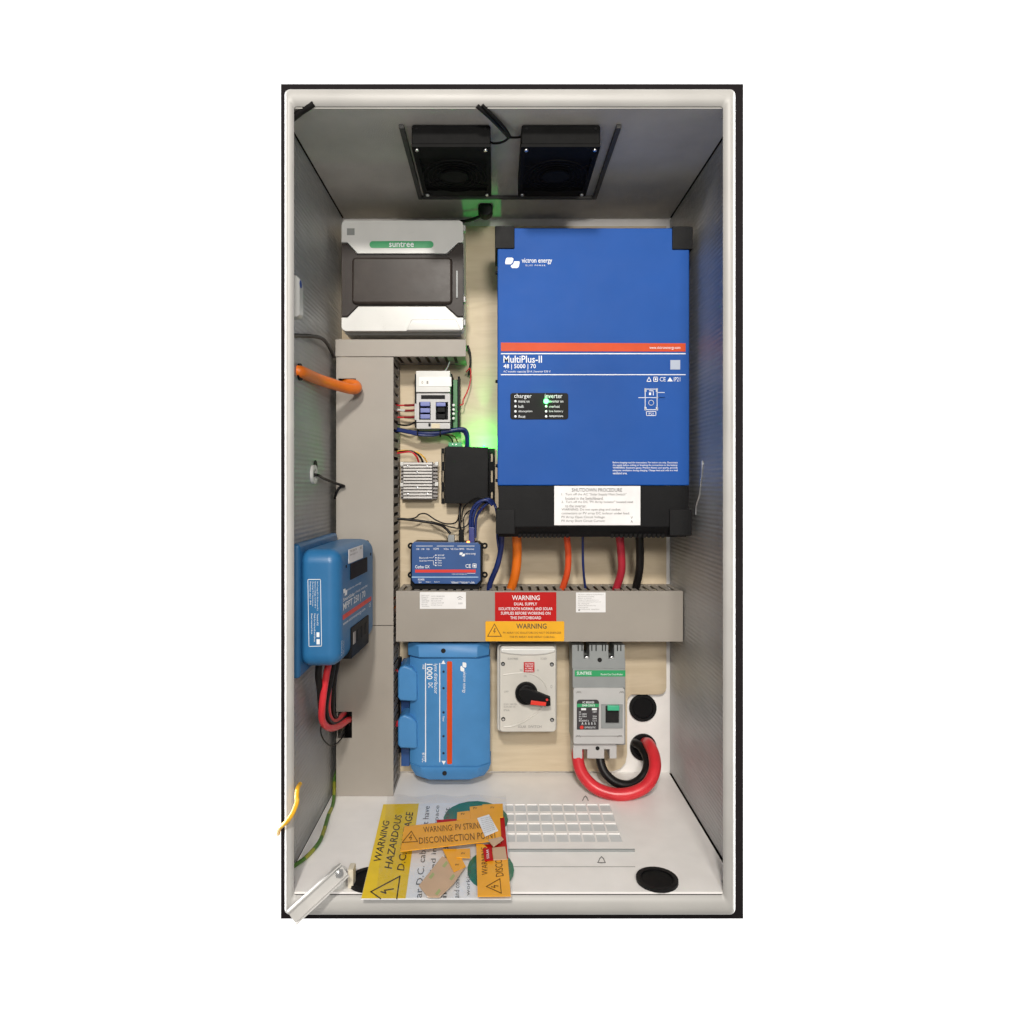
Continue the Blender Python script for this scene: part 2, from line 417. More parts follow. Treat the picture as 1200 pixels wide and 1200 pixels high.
# plywood mounting board with the cut-out at its lower right
bp_ = [(398, 265), (781, 265), (781, 806)]+[(781-8+8*math.cos(R(a)), 806+8*math.sin(R(a))) for a in (30, 60, 90)]
bp_ += [(760, 814), (740, 814), (736, 818), (735, 826), (735, 884), (733, 894), (727, 901), (718, 904), (398, 904)]
bm = NB(); fprism(bm, bp_, .015, .0025, .0006); obj('mounting_board', bm, plywood, cab, wn=False)
# torn foil on the right insulation
bm = NB(); sp_ = side(XR-.0012); tube(bm, [sp_(*p) for p in ((823, 540), (822.6, 552), (821, 566), (819.5, 580), (816, 592), (815, 603))], .0013, 6, 4); obj('foil_tear', bm, steel, cab, wn=False)
# floor ventilation grille
f = flat(ZB)
g0 = f(468, 943); g1 = f(727, 943); gd0, gd1 = -.122, -.262
us = [-.165]; x = -.151
cw, bar = .0176, .0027
us = [-.1655, -.1520]
while us[-1]+cw < .1990: us += [us[-1]+cw, us[-1]+cw+bar]
us[-1] = us[-2]+.012
vs = [-.2825, -.2627]
for k in range(4): vs += [vs[-1]+.0258, vs[-1]+.0258+.0068]
vs[-1] = vs[-2]+.007
bm = NB()
plate(bm, us, vs, lambda i, j: not (i % 2 == 1 and j % 2 == 1), lambda u, v: Vector((u, v, ZB+.0032)), (0, 0, -.0030))
obj('vent_grille', bm, white_paint, cab, wn=False)
bm = NB(); box(bm, (us[0]+.006, vs[0]+.02, ZB+.0003), (us[-1]-.006, vs[-1]-.003, ZB+.0012)); obj('filter_mat', bm, mat('filter_cloth', (.60, .61, .61), .9, bump=.1, bscale=900, var=.05), cab)
bm = NB(); box(bm, (us[0]-.002, vs[0]-.0035, ZB+.0002), (us[-1]+.002, vs[0]-.0006, ZB+.0035)); obj('grille_step', bm, grey_plastic, cab)  # front step of the raised grille, its shade put into the grey colour
bm = NB(); f = flat(ZB)
for cx, cy, k in ((686, 936, 3.2), (705, 1008, 4.2)):
    stroke(bm, f, [(cx-k, cy+k*.7), (cx-k*.5, cy-k*.4), (cx, cy-k*.9), (cx+k*.5, cy-k*.4), (cx+k, cy+k*.7)]+([(cx, cy+.8*k), (cx-k, cy+k*.7)] if k > 4 else []), 1.1)
stroke(bm, f, [(600, 1016), (744, 1016)], .6)  # floor crease, its shade drawn as a thin grey line
obj('printing', bm, print_grey, cab)
# ceiling fan tray
fx0, fx1 = -.136, .1735
bm = NB()
for a, b in (((fx0, -.346, ZT-.006), (fx0+.007, -.104, ZT-.0003)), ((fx1-.007, -.346, ZT-.006), (fx1, -.104, ZT-.0003)),
             ((fx0+.007, -.110, ZT-.006), (fx1-.007, -.104, ZT-.0003))): box(bm, a, b, .001)
obj('fan_tray', bm, mat('fan_tray_shade', (.07, .07, .068), .7), cab)  # dark colour stands in for the shade of the tray recess

# ================================================================== GROMMETS
grom = 'black rubber grommets closing the round cable holes'
def grommet(c, axis, r, label):
    g = thing('rubber_grommet', label, 'grommet', c, grom)
    bm = NB(); annulus(bm, c, axis, r*.78, r, .004); obj('rim', bm, black_rubber, g)
    bm = NB(); cyl(bm, c, axis, r*.80, .0025, 28, 0, r*.74); obj('membrane', bm, black_plastic, g)
    return g
grommet(P(753, 829, .0022), (0, -1, 0), 16/622, 'closed black rubber plug on white back wall beside the grey breaker')
grommet(P(753.5, 875, .0022), (0, -1, 0), 15.5/622, 'black rubber grommet that the thick red and black cables pass through')
grommet(Vector((.2196, -.361, ZB+.0004)), (0, 0, 1), .0285, 'round black rubber plug in white cabinet floor at the right front')
grommet(Vector((-.174, -.361, ZB+.0004)), (0, 0, 1), .0285, 'round black floor plug half covered by the yellow hazard sign')

# ================================================================== CEILING FANS
def fan(label):
    x0, x1 = -.1186, -.0085; y0, y1 = -.346, -.181; zb = .4697
    fz = ZT-.0006
    g = thing('cooling_fan', label, 'fan', ((x0+x1)/2, (y0+y1)/2, fz), 'pair of square black cooling fans under the cabinet ceiling')
    bm = NB(); cx = (x0+x1)/2; cy = (y0+y1)/2+.006
    n = 40; hx, hy = (x1-x0)/2, (y1-y0)/2
    box(bm, (x0, y0, zb+.004), (x1, y1, fz), .003)
    obj('housing', bm, fan_black, g)
    bm = NB()
    plate(bm, [x0, cx-.048, cx+.048, x1], [y0, cy-.055, cy+.055, y1], lambda i, j: not (i == 1 and j == 1), lambda u, v: Vector((u, v, zb)), (0, 0, .004))
    obj('face_frame', bm, fan_black, g)
    for k in range(5):
        bm = NB(); rr_ = .020+.0068*k
        tube(bm, [(cx+rr_*math.cos(2*math.pi*q/24), cy+rr_*1.14*math.sin(2*math.pi*q/24), zb-.002) for q in range(25)], .0009, 6, 1)
        obj('guard_ring', bm, fan_black, g)
    bm = NB()
    for a in (35, 145, 215, 325):
        tube(bm, [(cx, cy, zb-.0008), (cx+.060*math.cos(R(a)), cy+.062*math.sin(R(a)), zb-.0008)], .0009, 6)
    obj('guard_wire', bm, fan_black, g)
    bm = NB(); cyl(bm, (cx, cy, zb+.003), (0, 0, -1), .020, .006, 28, .001); obj('hub', bm, fan_black, g)
    for sx in (x0+.007, x1-.007):
        for sy in (y0+.007, y1-.008):
            bm = NB(); cyl(bm, (sx, sy, zb), (0, 0, -1), .0030, .0028, 12, .001); obj('screw', bm, steel, g)
        bm = NB(); cyl(bm, (sx, y0, zb+.025), (0, -1, 0), .0018, .0012, 10); obj('rivet', bm, charcoal, g)
    return g
fan0 = fan('square black cooling fan on ceiling above the white distribution box')
dup(fan0, (.153, 0, 0), 'square black cooling fan on ceiling above the large blue inverter')

def cable(label, pts, r, m, name='cable', cat='cable', group=None, seg=12, sub=8, flatten=1):
    bm = NB(); tube(bm, pts, r, seg, sub, flatten)
    return tag(obj(name, bm, m, wn=False), label, cat, group)
cable('thin black lead looping from the left ceiling fan', [P(572, 166, .30), P(580, 168, .31), P(590, 166, .325), P(597, 161, .335)], .0016, cable_black)
cable('thin black lead looping from the right ceiling fan', [P(615, 159, .31), P(606, 161, .32), P(598, 161, .333)], .0016, cable_black)
cable('twin black cord slanting across the ceiling between the two fans', [P(559, 124, .389), P(566, 130, .383), P(575, 138, .370), P(586, 149, .350), P(597, 161, .333)], .0030, cable_black)
cable('black cord running beside the twin cord between the two fans', [P(565, 123, .390), P(573, 131, .382), P(582, 140, .368), P(592, 151, .348), P(598, 161, .333)], .0022, cable_black)
bm = NB(); box(bm, (0, 0, 0), (.001, .001, .001)); bm.free()
bm = NB(); tube(bm, [P(338, 143, .374), P(345, 137, .376), P(354, 130, .380), P(362, 125, .3855), P(368, 121, .388)], .0045, 10, 4)
tag(obj('cable', bm, cable_black, wn=False), 'black cord crossing the top left corner under the ceiling', 'cable')
# small round sensor near the ceiling rear
sn = thing('temperature_probe', 'small round black probe hanging at the rear edge of the ceiling', 'sensor', P(569, 249, .07))
bm = NB(); cyl(bm, P(569, 249, .055), (0, -1, 0), .0135, .020, 20, .004); obj('body', bm, black_rubber, sn)
bm = NB(); tube(bm, [P(563, 253, .05), P(554, 257, .045), P(545, 259, .04), P(534, 260, .03)], .003, 8); obj('lead', bm, cable_black, sn)

# ================================================================== DISTRIBUTION BOX
D = .115; F = fp(D)
bx = thing('distribution_box', 'white circuit breaker box with smoked window and green name strip', 'breaker box', P(472, 388, .02))
bm = NB(); fprism(bm, rr(403, 262, 544, 393, 6), .088, .0152, .003); obj('base', bm, white_plastic, bx)
bm = NB(); fprism(bm, rr(400.5, 260, 542.5, 388, 5), .104, .089, .002); obj('lid_frame', bm, off_plastic, bx)
top = [(400, 264), (401, 260), (404.5, 258), (538.5, 258), (542, 260), (543, 264), (543, 284), (537, 284), (523, 297), (419, 297), (407, 284), (400, 284)]
bm = NB(); fprism(bm, top, D, .1045, .0012); obj('lid_panel', bm, white_plastic, bx)
low = [(400, 372), (407, 372), (420, 359), (522, 359), (536, 372), (543, 372), (543, 384), (541, 387), (538, 388), (405, 388), (401, 386), (400, 383)]
bm = NB(); fprism(bm, low, D, .1045, .0012); obj('lid_panel', bm, white_plastic, bx)
bm = NB(); fprism(bm, [(482, 374), (534, 374), (541, 387), (476, 387)], D+.0032, D+.0002, .0025); obj('lid_handle', bm, white_plastic, bx)
win = [(400, 285.5), (406.5, 285.5), (418, 298.5), (524, 298.5), (537.5, 285.5), (543, 285.5), (543, 370.5), (536, 370.5), (522, 357.5), (420, 357.5), (407, 370.5), (400, 370.5)]
bm = NB(); fprism(bm, win, D-.003, .1045, .001); obj('window', bm, smoke2, bx)
bm = NB(); fprism(bm, rr(412, 301, 530, 356, 5), D+.003, D-.0029, .0045, 3); obj('window_bulge', bm, smoke, bx)
bm = NB(); pbox(bm, 534.5, 317, 536.5, 349, D-.0005, D-.003, .0005); obj('latch', bm, grey_plastic, bx)
bm = NB(); fprism(bm, rr(433, 282.5, 508, 290.5, 3.8), D+.0008, D+.0001); obj('name_strip', bm, green_plastic, bx)
bm = NB(); text(bm, 'suntree', quad(fp(D+.0008), 456, 283.6, 485, 289.6), True); obj('lettering', bm, print_white, bx)
bm = NB(); pbox(bm, 406.5, 267.5, 415.5, 275.5, D+.0004, D+.0001, 0); obj('sticker', bm, mat('grey_sticker', (.24, .25, .24), .5), bx)
for yy in (262, 345, 372):
    bm = NB(); p = P(543, yy+10, .097); box(bm, (p.x, -.103, p.z), (p.x+.004, -.090, p.z+.010), .001); obj('hinge', bm, lgrey_plastic, bx)

# ================================================================== CABLE TRUNKING
DD = .103; CT = .0018
def slots(n0, n1, pitch, gap):
    out = [n0]; x = n0+pitch*.5
    while x+gap < n1-pitch*.3: out += [x, x+gap]; x += pitch
    return out+[n1]
# upright run
vt = thing('cable_trunking', 'tall upright grey cable trunking along the left side', 'cable trunking', P(428, 936, .05), 'grey slotted cable trunking runs')
xa, xb = P(394, 0, DD).x, P(461, 0, DD).x; zt, zj = P(0, 418.5, DD).z, P(0, 733, DD).z; zb = ZB+.0004
bm = NB()
hx0, hx1, hy0, hy1 = P(396.5, 0, DD).x, P(417, 0, DD).x, P(0, 457, DD).z, P(0, 443.5, DD).z
plate(bm, [xa, hx0, hx1, xb], [zj+.0006, hy0, hy1, zt], lambda i, j: not (i == 1 and j == 1), lambda u, v: Vector((u, -DD, v)), (0, CT, 0))
obj('cover', bm, duct_pvc, vt, wn=False)
bm = NB(); hx1, hy0, hy1 = P(412.5, 0, DD).x, P(0, 865, DD).z, P(0, 834, DD).z
plate(bm, [xa, hx1, xb], [zb, hy0, hy1, zj-.0006], lambda i, j: not (i == 0 and j == 1), lambda u, v: Vector((u, -DD, v)), (0, CT, 0))
obj('cover', bm, duct_pvc, vt, wn=False)
bm = NB()
zs = slots(zb, zt, .0165, .0062); ys = [-DD+CT+.0004, -DD+CT+.006, -.034, -.0155]
plate(bm, ys, zs, lambda i, j: not (i == 1 and j % 2 == 1), lambda u, v: Vector((xb-.0004, u, v)), (-CT, 0, 0))
obj('slotted_wall', bm, duct_pvc_dark, vt, wn=False)
bm = NB()
plate(bm, ys, [zb, P(0, 868, DD).z, P(0, 830, DD).z, P(0, 460, DD).z, P(0, 443, DD).z, zt], lambda i, j: not (i == 1 and j in (1, 3)), lambda u, v: Vector((xa+.0004, u, v)), (CT, 0, 0))
obj('side_wall', bm, duct_pvc_dark, vt, wn=False)
bm = NB(); box(bm, (xa+.003, -.0155, zb), (xb-.003, -.018, zt)); obj('base_strip', bm, duct_pvc_dark, vt)
bm = NB(); tube(bm, [(xa+.02, -.05, zb+.01), (xa+.022, -.055, 0), (xa+.02, -.05, zt-.01)], .016, 10); tube(bm, [(xa+.055, -.05, zb+.01), (xa+.05, -.055, 0), (xa+.055, -.05, zt-.01)], .017, 10)
for k in range(0): pass
ob_ = obj('cable_bundle', bm, cable_black, vt, wn=False)
# short run below the distribution box
ut = thing('cable_trunking', 'short grey cable trunking directly under the white breaker box', 'cable trunking', P(470, 418, .05), 'grey slotted cable trunking runs')
xa2, xb2 = P(393, 0, DD+.0022).x, P(546, 0, DD+.0022).x; z1, z0 = P(0, 398, DD).z, P(0, 418, DD).z
bm = NB(); box(bm, (xa2, -DD-.0022, z0), (xb2, -DD-.0002, z1), .0006); obj('cover', bm, duct_pvc, ut)
bm = NB(); xs = slots(xa2+.08, xb2-.002, .0165, .0062)
plate(bm, xs, [-DD+.001, -DD+.007, -.036, -.0155], lambda i, j: not (j == 1 and i % 2 == 1), lambda u, v: Vector((u, v, z0+.0006)), (0, 0, CT))
obj('slotted_wall', bm, duct_pvc_dark, ut, wn=False)
bm = NB(); box(bm, (xa2+.001, -DD+.001, z1-CT), (xb2-.001, -.0155, z1-.0006)); obj('side_wall', bm, duct_pvc_dark, ut)
# middle run
mt = thing('cable_trunking', 'level grey cable trunking across the middle carrying red and orange warning signs', 'cable trunking', P(632, 752, .05), 'grey slotted cable trunking runs')
xa3, xb3 = P(464, 0, DD).x, P(800.5, 0, DD).x; z1, z0 = P(0, 692.5, DD).z, P(0, 752, DD).z
bm = NB(); box(bm, (xa3, -DD, z0), (xb3, -DD+CT, z1), .0006); obj('cover', bm, duct_pvc, mt)
bm = NB(); xs = slots(xa3+.002, xb3-.002, .0148, .0056)
plate(bm, xs, [-DD+.0024, -DD+.008, -.034, -.0155], lambda i, j: not (j == 1 and i % 2 == 1), lambda u, v: Vector((u, v, z1-.0004)), (0, 0, -CT))
obj('slotted_wall', bm, duct_pvc, mt, wn=False)
bm = NB(); box(bm, (xa3+.001, -DD+.0024, z0+.0004), (xb3-.001, -.0155, z0+.0004+CT)); obj('side_wall', bm, duct_pvc_dark, mt)
bm = NB(); tube(bm, [(xa3+.01, -.05, z0+.03), (0, -.055, z0+.035), (xb3-.01, -.05, z0+.03)], .02, 10); obj('cable_bundle', bm, cable_black, mt, wn=False)

# ================================================================== INVERTER
D = .182; F = fp(D)
iv = thing('inverter', 'large blue wall mounted inverter charger with orange stripe and black base', 'inverter', P(695, 628, .1))
bm = NB(); pbox(bm, 583, 267, 808, 569, D, .0152, .0022, 3); obj('housing', bm, blue_case, iv)
bm = NB()
a = P(584.5, 569.6, D-.001); b = P(807, 628, D-.001)
sec = [(-.0152, a.z), (-D+.001, a.z), (-D+.001, P(0, 617, D-.001).z), (-D+.018, P(0, 630, D-.001).z), (-.0152, P(0, 630, D-.001).z)]
prism(bm, [(a.x, y, z) for y, z in sec], (b.x-a.x, 0, 0)); obj('connection_cover', bm, black_plastic, iv, wn=False)
for x0, y0, x1, y1 in ((580, 264.5, 603, 291), (788, 265, 812, 292), (581, 597, 603.5, 626), (785, 597, 811, 628)):
    bm = NB(); pbox(bm, x0, y0, x1, y1, D+.003, D-.09, .0015, 2); obj('corner_block', bm, charcoal, iv)
# slots along the chamfered lower edge
for x0, x1, n in ((607, 668, 12), (715, 780, 12)):
    for k in range(n):
        xx = x0+(x1-x0)*(k+.5)/n; bm = NB()
        q = [P(xx-1.6, 625.5, D-.0106), P(xx+1.6, 625.5, D-.0106), P(xx+.8, 629.4, D-.0160), P(xx-2.4, 629.4, D-.0160)]
        nn = Vector((0, -.75, -.6)).normalized()*.0016
        prism(bm, [p+nn for p in q], -nn*1.0); obj('vent_slot', bm, black_hole, iv, smooth=False)
for yy in (320, 447, 546, 563):
    bm = NB(); p = P(583, yy, D-.015); cyl(bm, p, (-1, 0, 0), .0028, .0035, 12, .001); obj('bolt', bm, charcoal, iv)
bm = NB(); fprism(bm, [(587, 401.5), (803.5, 402.3), (803.5, 412), (587, 411.5)], D+.0007, D+.0002); obj('stripe', bm, print_orange, iv)
bm = NB(); fprism(bm, rr(598, 460.5, 666, 491.5, 3), D+.0010, D+.0001, .0004); dp = obj('indicator_panel', bm, black_plastic, iv)
FP = fp(D+.0012)
bm = NB()
text(bm, 'charger', quad(FP, 602.5, 461.5, 623, 467.8), lift=.0003); text(bm, 'inverter', quad(FP, 638.5, 461.5, 659, 466.6), lift=.0003)
for yy, l, r in ((470.2, 'mains on', 'inverter on'), (476.2, 'bulk', 'overload'), (482.1, 'absorption', 'low battery'), (488, 'float', 'temperature')):
    text(bm, l, quad(FP, 607.5, yy-1.5, 607.5+1.62*len(l), yy+1.6), lift=.0003); text(bm, r, quad(FP, 643.5, yy-1.5, 643.5+1.5*len(r), yy+1.6), lift=.0003)
obj('lettering', bm, print_white, dp)
for xx in (604, 640):
    for yy in (470.2, 476.2, 482.1, 488):
        on = xx == 640 and yy < 471
        bm = NB(); cyl(bm, P(xx, yy, D+.0011), (0, -1, 0), .0044 if on else .0020, .0010, 14, .0004)
        obj('status_light', bm, led_green if on else lens_white, dp)
        if on:
            l = bpy.data.lights.new('status_glow', 'POINT'); l.energy = .010; l.color = (0, 1, .12); l.shadow_soft_size = .002
            o = bpy.data.objects.new('status_glow', l); COL.objects.link(o); o.location = P(xx, yy, D+.0065)
bm = NB()
rect(bm, F, 587, 413.9, 803.5, 415.1); rect(bm, F, 587, 438.6, 803.5, 439.6)
pbm = NB(); rect(pbm, F, 785.5, 422, 797, 433); obj('printing', pbm, mat('pale_square', (.40, .45, .55), .5, bump=0), iv)
text(bm, 'MultiPlus-II', quad(F, 590, 416.8, 635, 425.2), True)
text(bm, '48 | 5000 | 70', quad(F, 590, 426.6, 628, 433.2), True)
text(bm, 'AC transfer capacity 50 A | Inverter 230 V', quad(F, 590, 434.2, 645, 437.2))
text(bm, 'www.victronenergy.com', quad(F, 761, 406, 797, 410), lift=.0011)
logo(bm, F, box_T(592, 302, 609, 314.5))
text(bm, 'victron energy', quad(F, 611.5, 302.6, 647, 309.8), True)
text(bm, 'B L U E   P O W E R', quad(F, 616, 310.2, 639, 312))
stroke(bm, F, [(758, 447), (760.5, 442), (763, 447)], .8, True); stroke(bm, F, [(766, 442), (770.5, 442), (770.5, 447), (766, 447)], .8, True); rect(bm, F, 767.5, 443.4, 769.2, 445.6)
text(bm, 'CE', quad(F, 773, 442, 780, 447)); shape(bm, [F(782, 447), F(785, 442), F(788.5, 447)]); text(bm, 'IP21', quad(F, 789.5, 442, 797, 447))
stroke(bm, F, [(756, 456), (770, 456), (770, 480), (756, 480)], .7, True); rect(bm, F, 755.2, 455.2, 757.5, 459); rect(bm, F, 768.6, 455.2, 770.8, 459); rect(bm, F, 755.2, 477, 757.5, 480.8); rect(bm, F, 768.6, 477, 770.8, 480.8)
stroke(bm, F, [(757.5, 482), (768.5, 482), (768.5, 487), (757.5, 487)], .7, True); text(bm, 'IP21', quad(F, 760, 483.5, 766, 485.8))
for yy in (460, 466): rect(bm, F, 771, yy-.3, 779, yy+.3)
rect(bm, F, 748, 465.7, 779, 466.3); stroke(bm, F, circ(763, 472, 3, 12), .6, True); stroke(bm, F, [(761, 458), (765.5, 458), (765.5, 463)], .7); rect(bm, F, 760.5, 460, 763, 463)
for k, l in enumerate(('Before charging read the instructions. For indoor use only. Disconnect', 'the supply before making or breaking the connections to the battery.',
                       'WARNING: Explosive gases. Prevent flames and sparks, provide', 'adequate ventilation during charging. Charge lead acid cells in a well', 'ventilated area.')):
    w = 76 if k < 4 else 17
    text(bm, l, quad(F, 718, 541+k*3.05, 718+w, 543.6+k*3.05), True)
obj('lettering', bm, print_white, iv)
# loose sign on the inverter
sg = thing('procedure_sign', 'white shutdown procedure sign on black base of the inverter', 'sign', P(700, 615, D))
bm = NB(); pbox(bm, 649.5, 569.5, 750.5, 615.5, D+.0022, D-.0005, .0003); obj('sign_board', bm, paper, sg)
FS = fp(D+.0024); bm = NB()
text(bm, 'SHUTDOWN PROCEDURE', quad(FS, 670, 572, 729, 576.3), True)
rows = [('1.  Turn off the AC "Solar Supply Main Switch"', 658, 734), ('located in the Switchboard.', 662.5, 707), ('2.  Turn off the DC "PV Array Isolator" located next', 658, 742), ('to the inverter.', 662.5, 687),
        ('WARNING: Do not open plug and socket', 658, 727), ('connectors or PV array DC isolator under load.', 658, 738), ('PV Array Open Circuit Voltage:', 658, 709), ('PV Array Short Circuit Current:', 658, 709)]
for k, (l, x0, x1) in enumerate(rows): text(bm, l, quad(FS, x0, 577.8+4.45*k, x1, 581.3+4.45*k))
text(bm, 'V', quad(FS, 739, 605, 741.5, 608)); text(bm, 'A', quad(FS, 739, 609.5, 741.5, 612.5))
obj('lettering', bm, mat('faded_print', (.14, .13, .13), .5, bump=0), sg)

# ================================================================== WIRES FROM INVERTER TO TRUNKING
drop = 'cables dropping from the inverter into the middle trunking'
cable('thick orange cable dropping from the inverter left end into the trunking', [P(605, 618, .12), P(606, 650, .098), P(604, 672, .082), P(599, 690, .065), P(596, 702, .055)], .0083, cable_orange, group=drop)
cable('red orange cable dropping from the inverter middle into the trunking', [P(663, 618, .12), P(666, 650, .098), P(664.5, 672, .082), P(659, 690, .065), P(656, 702, .055)], .0058, cable_redorange, group=drop)
cable('thin blue wire dropping from the inverter middle into the trunking', [P(683, 618, .12), P(683, 650, .098), P(684, 672, .082), P(686, 690, .065), P(686, 702, .055)], .0022, cable_blue, group=drop)
cable('thick crimson cable dropping from the inverter right side into the trunking', [P(725, 618, .12), P(728, 650, .098), P(728, 670, .082), P(722, 690, .065), P(719, 702, .055)], .0070, cable_crimson, group=drop)
cable('thick black cable dropping from the inverter right side into the trunking', [P(749, 618, .12), P(750, 650, .098), P(749, 670, .082), P(745, 690, .065), P(743, 702, .055)], .0070, cable_black, group=drop)
cable('dark blue cable bending down left of the orange cable into the trunking', [P(588, 618, .12), P(587.5, 640, .10), P(583, 662, .09), P(575, 682, .072), P(571, 700, .06)], .0048, cable_blue, group=drop)

# ================================================================== RELAY MODULE
D = .080; F = fp(D)
rl = thing('relay_module', 'white and grey relay with blue buttons on a green circuit board', 'relay', P(510, 502, .03))
bm = NB(); pbox(bm, 486, 438, 530, 501, D-.022, .0155, .001); obj('base', bm, charcoal, rl)
bm = NB(); pbox(bm, 531, 445, 536, 503, D-.028, .0155, .0006); obj('circuit_board', bm, pcb, rl)
bm = NB(); pbox(bm, 536.4, 441, 538.6, 506, D-.03, .0155, .0004); obj('end_plate', bm, black_plastic, rl)
bm = NB(); pbox(bm, 487.5, 434.5, 527.5, 459.5, D, D-.021, .0010); obj('relay_cover', bm, white_plastic, rl)
bm = NB(); pbox(bm, 491, 441.7, 529, 452.8, D+.0012, D+.0001, .0003); obj('name_plate', bm, mat('glossy_white_plate', (.9, .89, .84), .2, bump=0), rl)
bm = NB(); text(bm, '0', quad(F, 494, 446.5, 496, 450), True, .0016); text(bm, '1', quad(F, 500, 446.5, 502, 450), True, .0016); obj('lettering', bm, print_grey, rl)
us = [P(x, 0, D).x for x in (488, 491, 504.5, 510.5, 525, 527.5)]; vs = [P(0, y, D).z for y in (494.5, 491.8, 471, 461)]
bm = NB(); plate(bm, us, vs, lambda i, j: not (i in (1, 3) and j == 1), lambda u, v: Vector((u, -D+.001, v)), (0, .016, 0)); obj('relay_socket', bm, lgrey_plastic, rl, wn=False)
bm = NB(); pbox(bm, 493.5, 463, 521.5, 467.6, D-.0004, D-.0012, .0001); obj('slot', bm, black_plastic, rl)
for yy in (473.2, 480.8, 488):
    bm = NB(); pbox(bm, 492.6, yy-2.6, 503.8, yy+2.6, D-.0005, D-.014, .0006); obj('button', bm, button_blue, rl)
bm = NB(); pbox(bm, 511.2, 471.6, 522, 476, D-.0005, D-.014, .0006); obj('button', bm, button_blue, rl)
for yy in (480.2, 487.8):
    bm = NB(); pbox(bm, 512.5, yy-2.8, 521.5, yy+2.8, D-.002, D-.014, .0008); obj('toggle', bm, black_plastic, rl)
bm = NB(); pbox(bm, 488, 495.5, 527.5, 502.5, D-.003, D-.022, .0008); obj('terminal_cover', bm, lgrey_plastic, rl)
bm = NB(); pbox(bm, 502, 496, 504.6, 499.6, D-.0012, D-.0031, .0003); obj('marker', bm, black_plastic, rl)
bm = NB(); pbox(bm, 505.5, 496.3, 515.5, 502, D-.0018, D-.0029, .0002); obj('marker', bm, mat('cream_tag', (.66, .58, .40), .5), rl)
for yy in (475, 480, 485, 490.5):
    bm = NB(); cyl(bm, P(531.6, yy, D-.022), (0, -1, 0), .0026, .004, 12, .0008); obj('terminal_screw', bm, white_plastic, rl)
bm = NB(); pbox(bm, 485.8, 473, 488.6, 492, D-.009, D-.021, .0006); obj('terminal_strip', bm, lgrey_plastic, rl)
redw = 'small red wires from the upright trunking to the relay'
for k, (yy, lab) in enumerate(((475, 'top red wire into the left side of the relay'), (481.3, 'red wire with white sleeve into the left side of the relay'), (489, 'lower red wire into the left side of the relay'))):
    w = thing('wire', lab, 'wire', P(468, yy, .05), redw)
    bm = NB(); tube(bm, [P(458, yy-1, .045), P(466, yy, .05), P(475, yy, .055)], .0014, 8); obj('insulation', bm, cable_red, w, wn=False)
    bm = NB(); tube(bm, [P(474, yy, .055), P(479, yy, .056), P(488, yy-.5, .058)], .0022, 8); obj('ferrule', bm, mat('crimson_ferrule', (.22, .012, .015), .4) if k == 0 else bpy.data.materials['crimson_ferrule'], w, wn=False)
    if k == 1:
        bm = NB(); tube(bm, [P(465, yy-1.2, .0505), P(475, yy, .0555)], .0021, 8); obj('sleeve', bm, white_plastic, w, wn=False)
cable('black wire entering the lower left corner of the relay', [P(458, 495, .045), P(470, 498, .05), P(479, 498, .055), P(488, 494, .05)], .0017, cable_black, 'wire', 'wire')
cable('thin red wire curving from the short trunking down to the green board', [P(546, 436, .04), P(551, 432, .035), P(551.5, 445, .032), P(548, 458, .035), P(543, 468, .04), P(542, 474, .042), P(534, 475, .045)], .0012, cable_red, 'wire', 'wire', sub=6)
cable('black wire hanging behind the right end of the short trunking', [P(548, 405, .03), P(551, 415, .03), P(551, 430, .028), P(549, 440, .026)], .002, cable_black, 'wire', 'wire')
cable('thin white wire above the relay running up into the trunking', [P(521, 436, .06), P(524, 431, .06), P(527, 424, .07)], .0010, print_white, 'wire', 'wire')

# ================================================================== DC CONVERTER WITH FINS
D = .052
cv = thing('voltage_converter', 'small silver finned voltage converter beside the black module', 'converter', P(490, 586, .03))
bm = NB(); pbox(bm, 470, 543, 512, 585, .030, .0155, .001); obj('flange', bm, alu_dark, cv)
bm = NB(); pbox(bm, 472.5, 541.5, 507, 585.5, D-.008, .0303, .0008); obj('body', bm, alu_dark, cv)
n = 12
for k in range(n):
    y0 = 542+k*43.3/n; bm = NB(); pbox(bm, 472.5, y0, 506.5, y0+43.3/n-1.05, D, D-.0085, .0004, 1); obj('fin', bm, alu, cv)
for k in range(9):
    y0 = 545+k*4.4
    for x0, x1 in ((469.5, 472.3), (507.3, 513)):
        bm = NB(); pbox(bm, x0, y0, x1, y0+2.2, D-.014, .0302, .0003, 1); obj('side_fin', bm, alu_dark, cv)
for x, y in ((478, 546.3), (500.5, 546.3), (489, 553.6), (489, 571.5), (478, 579), (501, 579)):
    bm = NB(); cyl(bm, P(x, y, D-.002), (0, -1, 0), .0022, .0026, 12, .0006); obj('screw', bm, steel, cv)
for x, y in ((471, 543.5), (511.5, 543.5), (471, 568), (511.5, 567.5)):
    bm = NB(); pbox(bm, x-2, y-2.3, x+2, y+2.3, D-.012, .0304, .0006); obj('mounting_lug', bm, white_plastic, cv)
for k, (m_, lab) in enumerate(((cable_red, 'red wire arching from trunking to top of the finned converter'), (cable_black, 'black wire arching into top of the finned converter'), (cable_yellow, 'yellow wire beside the black one at top of the finned converter'))):
    dx = k*2.5
    cable(lab, [P(459, 532-k*.5, .05), P(472, 530-k, .056), P(482+dx, 529.5, .058), P(488+dx*1.6, 535, .055), P(491+dx*2, 542.5, .042)], .0019 if k < 2 else .0012, m_, 'wire', 'wire', 'wires arching into the finned converter')

